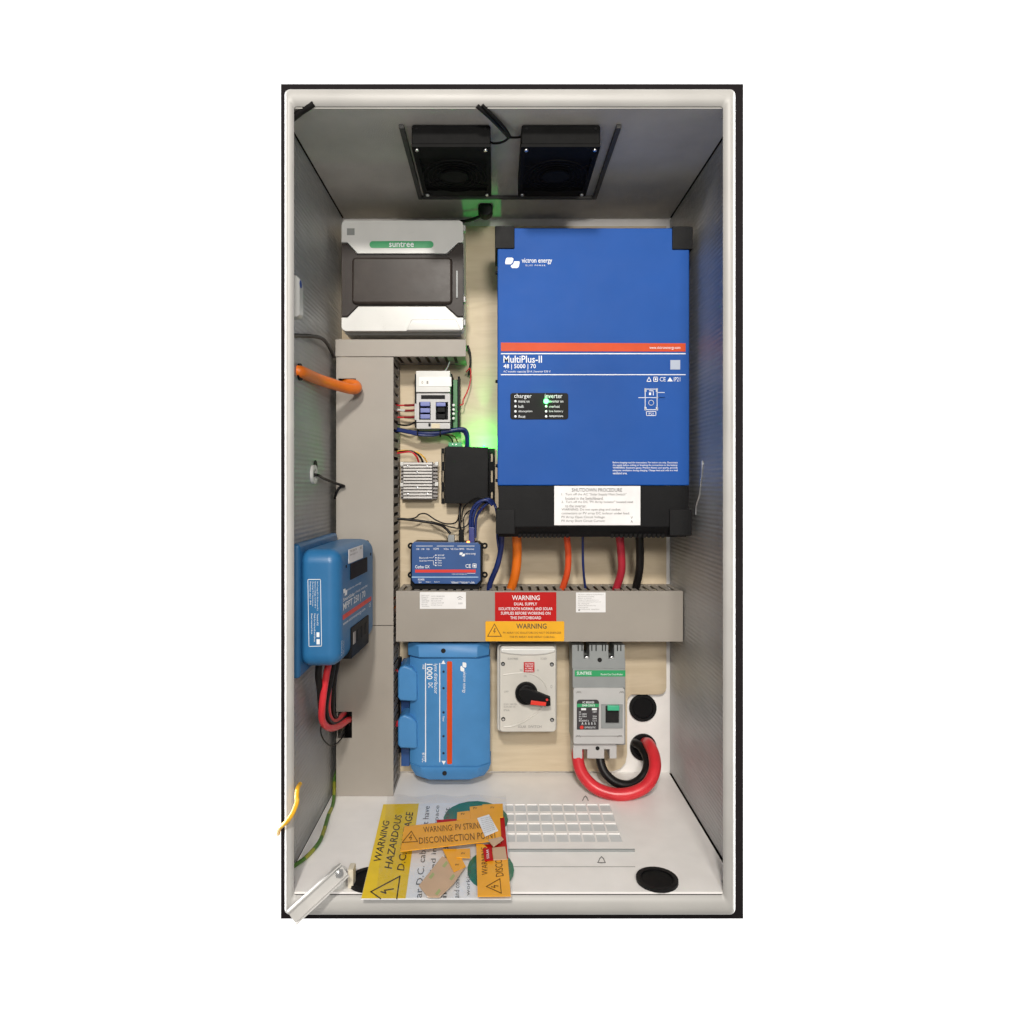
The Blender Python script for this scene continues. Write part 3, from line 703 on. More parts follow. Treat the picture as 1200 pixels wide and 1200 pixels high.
# ================================================================== BLACK MODULE WITH GREEN LIGHT
D = .058
bk = thing('network_module', 'flat black metal module with slotted flanges and green light on top', 'module', P(548, 590, .03))
bm = NB(); fprism(bm, [(521, 524.5), (524, 523), (572, 524), (572, 590), (521, 590)], D, .0162, .0012); obj('case', bm, black_plastic, bk)
for x0, x1 in ((517.2, 520.8), (572.2, 580)):
    a, b = P(x0, 0, .018).x, P(x1, 0, .018).x; w = (b-a)
    zs = [P(0, y, .018).z for y in (590, 584, 576, 565, 551, 541, 531, 525.5)]
    bm = NB(); plate(bm, [a, a+w*.38, a+w*.68, b], zs, lambda i, j: not (i == 1 and j in (1, 3, 5)), lambda u, v: Vector((u, -.0185, v)), (0, .003, 0)); obj('flange', bm, black_plastic, bk, wn=False)
bm = NB(); pbox(bm, 525.5, 518.5, 541.5, 523.8, D-.018, D-.034, .0006); obj('terminal_block', bm, green_plastic, bk)
for x in (530.5, 534.5):
    bm = NB(); cyl(bm, P(x, 520.6, D-.018), (0, -1, 0), .0011, .0008, 10); obj('terminal_screw', bm, steel, bk)
LEDP = P(567, 521.5, D-.024)
bm = NB(); cyl(bm, LEDP-Vector((0, 0, .0035)), (0, 0, 1), .0022, .0026, 12, .0008); obj('green_light', bm, led_green, bk)
lm = bpy.data.lights.new('green_light_beam', 'POINT'); lm.energy = .16; lm.color = (0, 1, .07); lm.shadow_soft_size = .002
lo = bpy.data.objects.new('green_light_beam', lm); COL.objects.link(lo); lo.location = LEDP+Vector((0, -.004, .0045))
lm = bpy.data.lights.new('green_light_core', 'SPOT'); lm.energy = 1.5; lm.color = (.02, 1, .12); lm.spot_size = R(36); lm.spot_blend = .8; lm.shadow_soft_size = .002
lo = bpy.data.objects.new('green_light_core', lm); COL.objects.link(lo); lo.location = LEDP+Vector((0, -.002, .003)); lo.rotation_euler = (R(180), 0, 0)

# wires around relay and module
net = 'blue network cables round the black module'
cable('thick blue bundle crossing below the relay towards the black module', [P(458, 501, .045), P(470, 504, .052), P(488, 507, .06), P(508, 507.5, .062), P(525, 505, .062), P(538, 503, .06), P(545, 504, .058), P(548, 511, .053), P(548, 522, .045), P(548, 528, .04)], .0036, cable_blue, group=net)
cable('lower blue cable of the bundle below the relay', [P(458, 504, .05), P(472, 505.5, .055), P(490, 509.5, .062), P(508, 510, .06), P(522, 507, .058), P(540, 505, .055), P(546, 511, .05), P(546.5, 524, .04)], .0024, cable_blue, group=net)
cable('brown wire sagging under the blue bundle from the trunking', [P(458, 502, .04), P(472, 506.5, .047), P(486, 509, .05), P(500, 509.5, .052), P(515, 509, .05), P(524, 510, .048), P(529, 514, .04), P(531, 520, .032)], .0013, cable_black, 'wire', 'wire')
cable('orange brown wire into the green terminal block', [P(520, 509, .05), P(529, 510, .048), P(534, 513, .042), P(536.5, 520, .034)], .0013, cable_brown, 'wire', 'wire')
cable('crimson wire from the trunking under the blue bundle', [P(458, 500, .035), P(468, 505, .042), P(480, 508, .048), P(494, 508.5, .05)], .0014, cable_crimson, 'wire', 'wire')
for k, (yy, xx) in enumerate(((507, 489.5), (508, 516))):
    bm = NB(); a = P(xx, yy, .062); annulus(bm, a-Vector((.0008, -.0, 0)), (1, 0, 0), .0050, .0062, .002, 16)
    tag(obj('cable_tie', bm, black_plastic), ('black cable tie on blue bundle under the relay left edge', 'black cable tie on blue bundle left of the green terminal')[k], 'cable tie', 'black cable ties on the blue bundle')
cable('dark blue cable looping over the lower right corner of the black module', [P(555, 632, .06), P(554, 612, .066), P(557, 598, .070), P(564, 588, .074), P(573, 585, .074), P(580, 592, .070), P(583, 607, .075), P(583, 628, .08), P(585, 645, .085)], .0026, cable_blue, group=net, sub=10)
cable('inner blue cable looping up from the small blue controller', [P(551, 632, .062), P(551, 610, .066), P(553, 598, .070), P(560, 589, .076), P(570, 586, .077), P(577, 592, .074)], .0026, cable_blue, group=net, sub=10)
cable('outer blue cable looping behind down to the small blue controller', [P(557, 630, .055), P(558, 608, .056), P(564, 597, .062), P(571, 590, .066), P(576, 588, .064)], .0024, cable_blue, group=net, sub=10)
cable('black cable dropping from the black module to the small controller', [P(540, 588, .03), P(539, 598, .03), P(538.5, 612, .035), P(540, 622, .045), P(541, 636, .055)], .0022, cable_black, 'wire', 'wire')
cable('thin black loop rising beside the blue network cables', [P(544, 620, .04), P(543, 610, .036), P(546, 602, .034), P(552, 598, .036), P(558, 600, .03)], .0012, cable_black, 'wire', 'wire')
cable('brown black wire arching from the module to the controller', [P(541, 612, .05), P(543, 596, .055), P(550, 588, .062), P(561, 583, .068), P(571, 586, .07)], .0012, cable_black, 'wire', 'wire')
cable('black wire bundle leaving the trunking above the small controller', [P(459, 607.5, .05), P(474, 608.5, .05), P(492, 610.5, .05), P(508, 613, .05), P(518, 616, .055), P(524, 621, .06), P(528, 625.5, .062)], .0024, cable_black, 'wire', 'wire')
cable('thin black wire humped above the bundle by the small controller', [P(459, 608.5, .045), P(484, 607.5, .046), P(492, 602.5, .048), P(500, 602.5, .05), P(510, 609, .05), P(521, 613.5, .05), P(531, 613.5, .046), P(536, 610, .04), P(538, 603, .03)], .0013, cable_black, 'wire', 'wire')
cable('black wire drooping from the bundle towards the black cable', [P(505, 611, .045), P(518, 614.5, .044), P(530, 618, .042), P(540, 619, .042), P(548, 615, .04), P(550, 609, .04)], .0012, cable_black, 'wire', 'wire')
cable('red plug on wire behind the blue network cables', [P(562, 597, .03), P(564, 596.5, .03), P(567, 595.5, .03)], .0025, cable_red, 'connector', 'connector')
bm = NB(); pbox(bm, 537.5, 621, 543.5, 636, .07, .056, .001); tag(obj('connector', bm, black_plastic), 'black plug standing in top edge of the small blue controller', 'connector')
bm = NB(); pbox(bm, 549.5, 618, 556, 636, .074, .06, .0012); tag(obj('connector', bm, mat('blue_boot', (.025, .035, .2), .4)), 'blue network plug in top edge of the small controller', 'connector')
bm = NB(); pbox(bm, 525, 627, 532.5, 636, .07, .056, .0008); tag(obj('connector', bm, grey_plastic), 'pale grey plug in top edge of the small controller', 'connector')

# ================================================================== SMALL BLUE CONTROLLER
D = .090; F = fp(D)
cb = thing('system_controller', 'small dark blue controller box with red stripe above the level trunking', 'controller', P(523, 690, .04))
bm = NB(); fprism(bm, [(484, 636), (561, 637), (565, 641), (565, 682), (560, 693), (486, 692.5), (481, 686), (481, 640)], D-.010, .0155, .001); obj('case', bm, black_plastic, cb)
bm = NB(); fprism(bm, [(485, 635), (560, 636), (563, 639), (563, 680), (559, 684.5), (486, 684), (482.5, 680), (482.5, 638)], D, D-.0098, .0010); obj('front_cover', bm, blue_dark, cb)
for x, y in ((481.5, 639.5), (481.5, 673.5), (568, 639.5), (568, 673.5)):
    bm = NB(); c = P(x, y, D-.03); s_ = -1 if x < 500 else 1
    annulus(bm, c+Vector((0, .001, 0)), (0, -1, 0), .0022, .0056, .004, 20); obj('mounting_ear', bm, black_plastic, cb)
    bm = NB(); box(bm, (c.x-.0105*s_-.003, c.y-.003, c.z-.0055), (c.x-.0035*s_, c.y+.001, c.z+.0055), .001); obj('mounting_tab', bm, black_plastic, cb)
bm = NB(); rect(bm, F, 486.5, 667.4, 557.5, 670.9); obj('printing', bm, print_red, cb)
bm = NB()
text(bm, 'Cerbo GX', quad(F, 486.5, 662.3, 503.5, 666), True); logo(bm, F, box_T(538.5, 647.3, 545, 652)); text(bm, 'victron energy', quad(F, 545.5, 647.6, 557.5, 650.6))
text(bm, 'CE', quad(F, 545.5, 661, 551.8, 665.4), True); stroke(bm, F, [(554, 660.8), (558, 660.8), (558, 665.2), (554, 665.2)], .7, True); rect(bm, F, 555, 662, 557.2, 664)
for x0, x1 in ((487.5, 507), (512, 532), (536, 556)): rect(bm, F, x0, 639.6, x1, 640.1)
for x, l in ((489.5, 'USB'), (495.5, 'USB'), (501.5, 'USB')): text(bm, l, quad(F, x-1.8, 642.5, x+1.8, 644.3))
text(bm, 'HDMI', quad(F, 508, 642, 514, 644.3)); text(bm, 'VE.Bus', quad(F, 520, 642.3, 526, 644.3)); text(bm, 'VE.Can BMS', quad(F, 528, 642.3, 544, 644.3)); text(bm, 'Ethernet', quad(F, 547, 642.3, 555.5, 644.3))
for k in range(5): shape(bm, [F(*p) for p in circ(510.8, 650.6+3*k, .8, 8)])
for k, l in enumerate(('Wi-Fi AP', 'Bluetooth', 'Power', 'Wi-Fi', 'Relay')): text(bm, l, quad(F, 513, 649.6+3*k, 513+len(l)*.95, 651.6+3*k))
text(bm, 'Bluetooth', quad(F, 491.5, 652.6, 502, 654.6)); text(bm, 'Access Point', quad(F, 491.5, 656, 500, 658))
stroke(bm, F, [(503, 653.6), (507.5, 653.6), (509, 651)], .4); stroke(bm, F, [(501, 657), (508, 657), (508, 662), (510, 662)], .4)
text(bm, 'www.victronenergy.com', quad(F, 529.5, 671.9, 547, 673.6)); rect(bm, F, 547.5, 671.7, 557, 672.1)
text(bm, 'POWER', quad(F, 490, 678, 497.5, 680.3), True)
for x, l in ((492.5, 'Batt'), (502, 'Relay 1'), (512, 'Relay 2'), (533, 'VE.Direct 1'), (544.5, 'Digital inputs'), (554, 'Tank')): text(bm, l, quad(F, x-len(l)*.42, 681.2, x+len(l)*.42, 683))
for x0, x1 in ((529.5, 537), (541, 548), (551, 556.5)): rect(bm, F, x0, 682.9, x1, 683.4)
obj('lettering', bm, print_white, cb)
bm = NB(); rect(bm, F, 482.6, 675.8, 560.5, 676.7); obj('printing', bm, print_lblue, cb)
bm = NB(); pbox(bm, 547, 634.2, 550.4, 636.6, D-.0005, D-.005, .0004); obj('network_light', bm, led_orange, cb)

# ================================================================== SIGNS AND LABELS ON THE TRUNKING
D = DD; t1 = .0014
w1 = thing('warning_sign', 'red dual supply warning sign with white lettering on the level trunking', 'sign', P(616, 728, D))
bm = NB(); pbox(bm, 580, 694, 652, 728.5, D+t1, D+.0002, .0002); obj('sign_board', bm, sheet_red, w1)
F = fp(D+t1); bm = NB()
text(bm, 'WARNING', quad(F, 600, 697.6, 632.5, 703.2), True); text(bm, 'DUAL SUPPLY', quad(F, 602.5, 706, 629.5, 709.4), True)
text(bm, 'ISOLATE BOTH NORMAL AND SOLAR', quad(F, 584.5, 711.6, 647.5, 715), True); text(bm, 'SUPPLIES BEFORE WORKING ON', quad(F, 587, 716.9, 645, 720.3), True); text(bm, 'THIS SWITCHBOARD', quad(F, 598, 722.2, 634, 725.6), True)
obj('lettering', bm, print_white, w1)
w2 = thing('warning_sign', 'orange warning sign with lightning triangle below the red trunking sign', 'sign', P(616, 751.5, D))
bm = NB(); fprism(bm, rr(568.8, 728.2, 661.3, 751.6, 1.5), D+t1+.0016, D+.0004, .0003); obj('sign_board', bm, mat('amber_sheet', (.80, .40, .012), .35), w2)
F = fp(D+t1+.0016); bm = NB()
text(bm, 'WARNING', quad(F, 605, 730.6, 640.5, 736.8), True); obj('lettering', bm, print_black, w2)
bm = NB(); bolt_sign(bm, F, box_T(571.5, 731.2, 587.5, 745.6), .8)
text(bm, 'PV ARRAY DC ISOLATORS DO NOT DE-ENERGISE', quad(F, 589.5, 740.3, 657.5, 742.6)); text(bm, 'THE PV ARRAY AND ARRAY CABLING', quad(F, 597, 745.2, 649.5, 747.5))
obj('lettering', bm, print_brown, w2)
l1 = thing('label', 'wide white serial label with small print at left end of the trunking', 'label', P(519, 714, D))
bm = NB(); pbox(bm, 492, 693.9, 546, 713.5, D+.0006, D+.0002, 0); obj('label_paper', bm, paper, l1)
F = fp(D+.0007); bm = NB()
for k in range(7):
    text(bm, ('System serial', 'Portal ID', 'MAC address', 'WiFi SSID', 'WiFi key', 'PIN code', 'Version')[k], quad(F, 494, 697+2.1*k, 503-(k % 3)*1.2, 698.5+2.1*k), lift=.0003)
for k in range(5): text(bm, ('HQ2138ABCDE', 'c0619ab1f4d2', '00:1a:2b:3c:4d', 'venus-HQ2138', 'k7q3-9xwd')[k], quad(F, 505.5, 698+2.6*k, 521-(k*7 % 5), 699.6+2.6*k), lift=.0003)
text(bm, 'scan', quad(F, 537, 706, 542, 708), lift=.0003)
stroke(bm, F, [(536, 700.5), (539, 698.8), (542, 700.5)], .7, lift=.0003); stroke(bm, F, [(537.5, 702.3), (539, 701.4), (540.5, 702.3)], .7, lift=.0003)
obj('lettering', bm, mat('pale_print', (.34, .34, .34), .6, bump=0), l1)
l2 = thing('label', 'small white instruction label with fine print right of the red sign', 'label', P(692, 718, D))
bm = NB(); pbox(bm, 675, 694.3, 709.7, 717.6, D+.0006, D+.0002, 0); obj('label_paper', bm, paper, l2)
F = fp(D+.0007); bm = NB()
for k, (l, w) in enumerate((('This inverter complies with the requirements of', 30), ('grid connection of energy', 19), ('systems via inverters', 16), ('settings of the grid protection are', 24), ('set at commissioning and must not', 27), ('be changed', 13), ('without the approval of the', 21), ('network operator', 12), ('certificate applies', 25))):
    text(bm, l, quad(F, 677.3, 696+2.15*k, 677.3+w, 697.6+2.15*k), lift=.0003)
shape(bm, [F(677.4, 715.8), F(678.6, 713.4), F(679.9, 715.8)], .0003)
obj('lettering', bm, print_grey, l2)

# ================================================================== BUSBAR DISTRIBUTOR
D = .092
ly = thing('busbar_distributor', 'light blue busbar housing with vertical orange stripe and two side covers', 'busbar', P(526, 913, .03))
def oct_ring(x0, x1, c, dfront, dback, y, cd):
    a = P(x0, y, dfront); b = P(x1, y, dfront); cx = c/(620*S(dfront)); z = a.z
    return [(a.x, -dback, z), (a.x, -dfront+cd, z), (a.x+cx, -dfront, z), (b.x-cx, -dfront, z), (b.x, -dfront+cd, z), (b.x, -dback, z)]
bm = NB(); loft(bm, [oct_ring(479, 574, 13, D-.004, .0155, y, .016) for y in (772, 773, 896.5, 897.5)]); obj('body', bm, blue_light, ly, wn=False)
bm = NB(); loft(bm, [oct_ring(478, 572, 14, D-.003, .0155, 754, .018), oct_ring(476.5, 573.5, 14, D, .0155, 757, .018), oct_ring(477, 573, 14, D, .0155, 770, .018), oct_ring(480, 571, 14, D-.006, .0155, 772.4, .016)]); obj('end_cap', bm, blue_light, ly, wn=False)
bm = NB(); loft(bm, [oct_ring(480, 573, 14, D-.006, .0155, 897, .016), oct_ring(479, 575, 14, D-.002, .0155, 899.5, .018), oct_ring(481, 573, 15, D-.002, .0155, 906, .018), oct_ring(486, 567, 17, D-.008, .0155, 913.5, .018)]); obj('end_cap', bm, blue_light, ly, wn=False)
for y0, y1 in ((780, 822.5), (838, 878)):
    bm = NB(); pts = [(466, y0+7), (469, y0+2), (474, y0), (482, y0+3), (488.5, y0+9), (489, y1-2), (486, y1), (469, y1-1), (466, y1-5)]
    fprism(bm, pts, D-.003, .030, .004, 3); obj('cable_cover', bm, blue_light, ly)
bm = NB(); pbox(bm, 470, 776, 480, 898, D-.045, .0155, .001); obj('rear_tray', bm, blue_dark, ly)
F = fp(D-.004)
bm = NB(); fprism(bm, rr(523.8, 775, 529.8, 895.5, 1.5), D-.0032, D-.0038, 0); obj('stripe', bm, print_orange, ly)
bm = NB()
text(bm, 'victron energy', quad_down(F, 541.5, 787, 546.2, 812)); 
logo(bm, F, lambda u, v: (546.5-7.5*v*.95, 776+11*u))
text(bm, 'lynx distributor', quad_down(F, 507.6, 778, 513, 813), False); text(bm, '1000', quad_down(F, 500, 778, 507, 796), True); text(bm, 'DC', quad_down(F, 502, 800, 507, 806), True)
text(bm, 'M8', quad_down(F, 495, 779, 497.5, 784)); text(bm, '60 V DC', quad_down(F, 494.5, 882, 499, 893))
rect(bm, F, 498.2, 777, 499.3, 893); rect(bm, F, 514.8, 777, 515.9, 893)
shape(bm, [F(517, 778), F(519.6, 773.6), F(522.2, 778)]); shape(bm, [F(517.4, 891.5), F(520, 896), F(522.6, 891.5)])
text(bm, 'Power', quad_down(F, 518.6, 839.5, 521, 845.5))
obj('lettering', bm, print_white, ly)
for y in (787, 806.3, 834.7, 862.6, 882.5):
    bm = NB(); cyl(bm, P(519.8, y, D-.0042), (0, -1, 0), .0021, .0008, 14); obj('indicator', bm, mat('dark_blue_lens', (.008, .02, .05), .3, bump=0) if y < 790 else bpy.data.materials['dark_blue_lens'], ly)
bm = NB(); cyl(bm, P(519.6, 762.6, D-.0004), (0, -1, 0), .0042, .0008, 18); obj('screw', bm, black_hole, ly)
bm = NB(); cyl(bm, P(521, 906, D-.0020), (0, -1, 0), .0040, .0010, 18); obj('screw', bm, black_hole, ly)
cable('short red cable from trunking into the lower blue side cover', [P(456, 848, .05), P(463, 848, .055), P(472, 848.5, .06)], .0058, cable_red)
cable('thin red wire into the upper blue side cover', [P(456, 779, .045), P(461, 783, .05), P(468, 788, .055)], .0018, cable_red, 'wire', 'wire')
cable('thick black cable in the gap behind the blue side covers', [P(466, 770, .035), P(464, 810, .035), P(465, 860, .035), P(467, 880, .03)], .008, cable_black)
cable('orange cable glimpsed in the gap left of the level trunking', [P(456, 695, .05), P(462, 707, .052), P(470, 715, .05)], .009, cable_orange)

# ================================================================== ISOLATOR SWITCH
D = .088; F = fp(D)
isw = thing('isolator_switch', 'cream isolator box with black rotary handle and red marker', 'isolator switch', P(618, 858, .03))
bm = NB(); fprism(bm, rr(582.6, 755.5, 652.4, 857, 4), D-.018, .0155, .002); obj('base', bm, off_plastic, isw)
bm = NB(); fprism(bm, rr(585.5, 757.5, 651.6, 858, 4), D, D-.0178, .0022, 3); obj('cover', bm, off_plastic, isw)
# raised brow and curved ridge on the cover
bm = NB(); fprism(bm, [(587, 759.5), (650.5, 759.5), (650.5, 764.5), (640, 767), (628, 768.2), (612, 768.2), (598, 767), (587, 765)], D+.0034, D+.0001, .0030, 3); obj('brow', bm, white_plastic, isw)
bm = NB(); arc = [(590, 791)]+[(601+0, 789.3), (613, 788.6)]+[(613+28*math.sin(R(a)), 811-22.5*math.cos(R(a))) for a in (10, 25, 40, 55, 70, 82)]
tube(bm, [P(x, y, D+.0002) for x, y in arc], .0011, 8, 4); obj('ridge', bm, off_plastic, isw, wn=False)
bm = NB(); tube(bm, [P(x, y, D+.0002) for x, y in ((590, 852), (602, 850.5), (614, 845.5), (622, 840.5), (632, 833), (636, 826))], .0015, 8, 4); obj('ridge', bm, off_plastic, isw, wn=False)
for x, y in ((589.5, 778), (646.7, 778.5), (589.8, 842.6), (647, 843.6)):
    bm = NB(); cyl(bm, P(x, y, D+.0001), (0, -1, 0), .0036, .0006, 16); h = obj('screw_recess', bm, black_hole, isw)
    bm = NB(); cyl(bm, P(x, y+.4, D+.0007), (0, -1, 0), .0021, .0005, 12); obj('screw', bm, steel, h)
bm = NB(); pbox(bm, 613.8, 776.2, 626.3, 787.8, D+.0022, D+.0001, .0002); rb = obj('warning_plate', bm, sheet_red, isw)
bm = NB()
for k, l in enumerate(('CAUTION', 'TURN OFF', 'AC FIRST', 'WARNING')): text(bm, l, quad(fp(D+.0022), 615, 777+2.7*k, 625, 778.9+2.7*k), True)
obj('lettering', bm, print_white, rb)
bm = NB(); c = P(616.8, 811.8, D); loft(bm, [[c+Vector((r*math.cos(2*math.pi*k/32), -h, r*math.sin(2*math.pi*k/32))) for k in range(32)] for r, h in ((.0198, .0001), (.0198, .006), (.018, .011), (.0145, .0135))]); obj('dial', bm, black_plastic, isw)
kd = D+.0138
bm = NB(); fprism(bm, [(609, 810), (612.5, 806.8), (618, 807), (645, 818), (645.4, 827.5), (641, 828), (622, 826.5), (613, 822), (609, 816)], kd+.010, kd-.001, .002); hd = obj('handle', bm, black_plastic, isw)
bm = NB(); fprism(bm, [(622.5, 821), (640.3, 823.2), (639.6, 827.4), (621.5, 826)], kd+.0118, kd+.0098, .0005); obj('marker', bm, mat('red_marker', (.72, .035, .02), .4), hd)
bm = NB(); cyl(bm, P(641, 820, kd+.0101), (0, -1, 0), .0022, .0006, 12); obj('marker', bm, MATS['red_marker'], hd)
bm = NB()
text(bm, 'SUNTREE', quad(F, 595, 770.8, 607, 773.3), True); text(bm, 'DC1500V', quad(F, 633.5, 770.6, 641, 773))
text(bm, 'ON', quad(F, 613.8, 791.2, 617, 793.4)); text(bm, 'OFF', quad(F, 590.5, 809.4, 596, 811.6)); text(bm, 'O', quad(F, 645, 802.5, 647.2, 806.5))
text(bm, 'DC-PV1 1000V 32A', quad(F, 590.3, 824.2, 605.5, 826.3)); text(bm, 'DC-PV2 800V 32A', quad(F, 590.3, 827.2, 604, 829.2)); text(bm, 'IP66', quad(F, 590.3, 831, 597, 833.4))
text(bm, 'SOLAR', quad(F, 607, 850, 616.5, 852.9), True); text(bm, 'SWITCH', quad(F, 619, 850, 634.5, 852.9), True)
text(bm, '90', quad(F, 609, 784.3, 612.3, 786.5)); text(bm, '0', quad(F, 629.3, 784.3, 631.5, 786.5))
obj('lettering', bm, print_grey, isw)

# ================================================================== CIRCUIT BREAKER
D = .095; F = fp(D)
br = thing('circuit_breaker', 'grey moulded circuit breaker with green strip and green toggle', 'circuit breaker', P(700, 889, .03))
bm = NB(); pbox(bm, 671.5, 772, 733, 873, D-.012, .0155, .001); obj('body', bm, grey_plastic, br)
us = [P(x, 0, D-.004).x for x in (670.5, 683.8, 690.8, 712.8, 719.8, 732)]
vs = [P(0, y, D-.004).z for y in (783, 772, 756)]
bm = NB(); plate(bm, us, vs, lambda i, j: not (i in (1, 3) and j == 1), lambda u, v: Vector((u, -D+.004, v)), (0, .05, 0)); obj('terminal_shield', bm, grey_plastic, br, wn=False)
for x0, x1 in ((683.8, 690.8), (712.8, 719.8)):
    bm = NB(); c = P((x0+x1)/2, 771, D-.02); cyl(bm, c, (0, -1, 0), (x1-x0)/2/660, .010, 18, .001); obj('terminal_bolt', bm, steel, br)
for x in (677.5, 682, 693.5, 698.5, 706, 709.5, 723.5, 727.5):
    bm = NB(); pbox(bm, x-.6, 755.7, x+.7, 763, D-.0037, D-.006, 0); obj('vent_slot', bm, black_hole, br)
bm = NB(); cyl(bm, P(702.7, 773.3, D-.0042), (0, -1, 0), .0040, .0008, 16); obj('screw', bm, black_hole, br)
bm = NB(); pbox(bm, 671, 783.3, 732.8, 806, D-.0035, D-.013, .0008); obj('upper_cover', bm, grey_plastic, br)
bm = NB(); pbox(bm, 673.5, 785.6, 733, 792.8, D-.0028, D-.0034, .0001); gs = obj('name_strip', bm, green_plastic, br)
FG = fp(D-.0027); bm = NB(); text(bm, 'SUNTREE', quad(FG, 676, 787, 693.3, 790.8), True, .0003); text(bm, 'Moulded Case Circuit Breaker', quad(FG, 704, 789, 730, 791.2), False, .0003); obj('lettering', bm, print_white, gs)
bm = NB(); fprism(bm, rr(672, 806.5, 731.8, 872, 2), D+.001, D-.0125, .001); obj('front_cover', bm, lgrey_plastic, br)
bm = NB(); fprism(bm, [(676, 855)]+[(676, 820.8+4)]+[(676+3-3*math.cos(R(a)), 823-3*math.sin(R(a))) for a in (0, 45, 90)]+[(702-3+3*math.sin(R(a)), 823-3*math.cos(R(a))) for a in (0, 45, 90)]+[(701.5, 855)], D+.0018, D+.0011); rp = obj('rating_plate', bm, mat('plate_charcoal', (.035, .032, .036), .5, bump=0), br)
FR = fp(D+.0019)
bm = NB(); rect(bm, FR, 676.4, 824.7, 701.8, 828.6, .0003); obj('printing', bm, green_plastic, rp)
bm = NB(); text(bm, 'AC BREAKER', quad(FR, 682.5, 821.7, 696.5, 824.2), True, .0005); text(bm, 'SM8-250/3', quad(FR, 682, 825.4, 697, 827.7), True, .0005)
rect(bm, FR, 681, 829.8, 686.7, 832.2, .0003); rect(bm, FR, 693.7, 829.8, 699.5, 832.2, .0003)
for k, (a_, b_) in enumerate((('Ue', '1000V'), ('Ui 1000V', ''), ('Icu 20kA', '250A'), ('Ics', '100%'), ('IEC60947-2', 'Cat A'))):
    text(bm, a_, quad(FR, 678.5, 833.2+2.6*k, 678.5+1.15*len(a_), 835+2.6*k), False, .0005)
    if b_: text(bm, b_, quad(FR, 694.5, 833.2+2.6*k, 699.3, 835+2.6*k), False, .0005)
for x in (682.5, 686.3, 690, 693.5, 697): stroke(bm, FR, [(x-.7, 849), (x, 846.2), (x+.7, 849)], .4, lift=.0005)
text(bm, 'SUNTREE ELECTRIC', quad(FR, 685, 851.4, 698, 853.4), False, .0005)
obj('lettering', bm, print_white, rp)
bm = NB(); shape(bm, [FR(*p) for p in circ(681.7, 852.3, 2.2, 16)], .0004); obj('printing', bm, print_red, rp)
us = [P(x, 0, D).x for x in (704.3, 709.2, 725.4, 729.3)]; vs = [P(0, y, D).z for y in (852.5, 847, 826.3, 825)]
bm = NB(); plate(bm, us, vs, lambda i, j: not (i == 1 and j == 1), lambda u, v: Vector((u, -D-.0035, v)), (0, .0024, 0)); tf = obj('toggle_frame', bm, grey_plastic, br, wn=False)
bm = NB(); pbox(bm, 709.3, 826.4, 725.3, 847, D+.0016, D+.0011, 0); obj('toggle_recess', bm, black_hole, tf)
bm = NB(); pbox(bm, 712, 827.2, 726, 833, D+.010, D+.0017, .0012); obj('toggle', bm, teal_plastic, br)
for x, y in ((678.3, 811), (728.5, 811), (677.5, 862.5), (726.5, 862.5)):
    bm = NB(); stroke(bm, fp(D+.001), [(x-2.6, y+1), (x-1, y-.6), (x, y+.4), (x+1.4, y-.6), (x+2.6, y+1)], .8); obj('printing', bm, print_grey, br)
bm = NB(); pbox(bm, 675, 862.3, 728, 863.2, D+.0013, D+.0009, 0); obj('seam', bm, print_grey, br)
us = [P(x, 0, D-.010).x for x in (672, 682.3, 688.3, 708, 714.5, 722.5)]; vs = [P(0, y, D-.010).z for y in (888.8, 878, 872.2)]
bm = NB(); plate(bm, us, vs, lambda i, j: not (i in (1, 3) and j == 0), lambda u, v: Vector((u, -D+.010, v)), (0, .05, 0)); obj('terminal_shield', bm, lgrey_plastic, br, wn=False)
bm = NB(); cyl(bm, P(700.2, 876.8, D-.0102), (0, -1, 0), .0036, .0008, 16); obj('screw', bm, black_hole, br)
cable('thick red cable looping from the grey breaker to the lower grommet', [P(678, 872, .06), P(677, 888, .075), P(682, 906, .092), P(696, 922, .108), P(718, 930.5, .116), P(740, 929.5, .118), P(758, 920, .112), P(767, 903, .095), P(766.5, 886, .07), P(761, 873, .04), P(757, 871, .012), P(756, 871, -.004)], .0106, cable_red, seg=16, sub=8)
cable('black cable looping inside the thick red one to the grommet', [P(704, 872, .06), P(703, 888, .07), P(708, 904, .080), P(720, 916, .087), P(735, 920, .088), P(748, 915, .08), P(757, 904, .07), P(758.5, 890, .052), P(752, 876, .030), P(745, 871, .014), P(744, 871, -.003)], .0078, cable_black, seg=14, sub=8)

# ================================================================== SOLAR CHARGER ON THE LEFT WALL
mp = thing('charge_controller', 'bright blue solar charge controller mounted on the left side wall', 'charge controller', (XL, -.23, -.17))
bm = NB(); box(bm, (XL+.0005, -.3435, -.2715), (XL+.014, -.112, -.083), .005, 3); obj('mounting_plate', bm, blue_charger, mp)
FX = XL+.080
bm = NB(); box(bm, (XL+.009, -.336, -.2585), (FX, -.119, -.0915), .020, 5); obj('housing', bm, blue_charger, mp)
bm = NB(); box(bm, (XL+.030, -.1185, -.243), (FX-.012, -.112, -.096), .002); obj('end_plate', bm, black_plastic, mp)
def sf(d, z): return Vector((FX, -d, z))
def squad(d0, zb, d1, zt): return [sf(d0, zb), sf(d1, zb), sf(d1, zt), sf(d0, zt)]
def sbox(bm, d0, z0, d1, z1, h, bev=.0003): return box(bm, (FX+.0002, -d0, z0), (FX+h, -d1, z1), bev)
bm = NB(); sbox(bm, .290, -.1165, .205, -.0955, .0007); obj('sticker', bm, paper, mp)
bm = NB(); sbox(bm, .280, -.1415, .180, -.1180, .0016); obj('display', bm, black_plastic, mp)
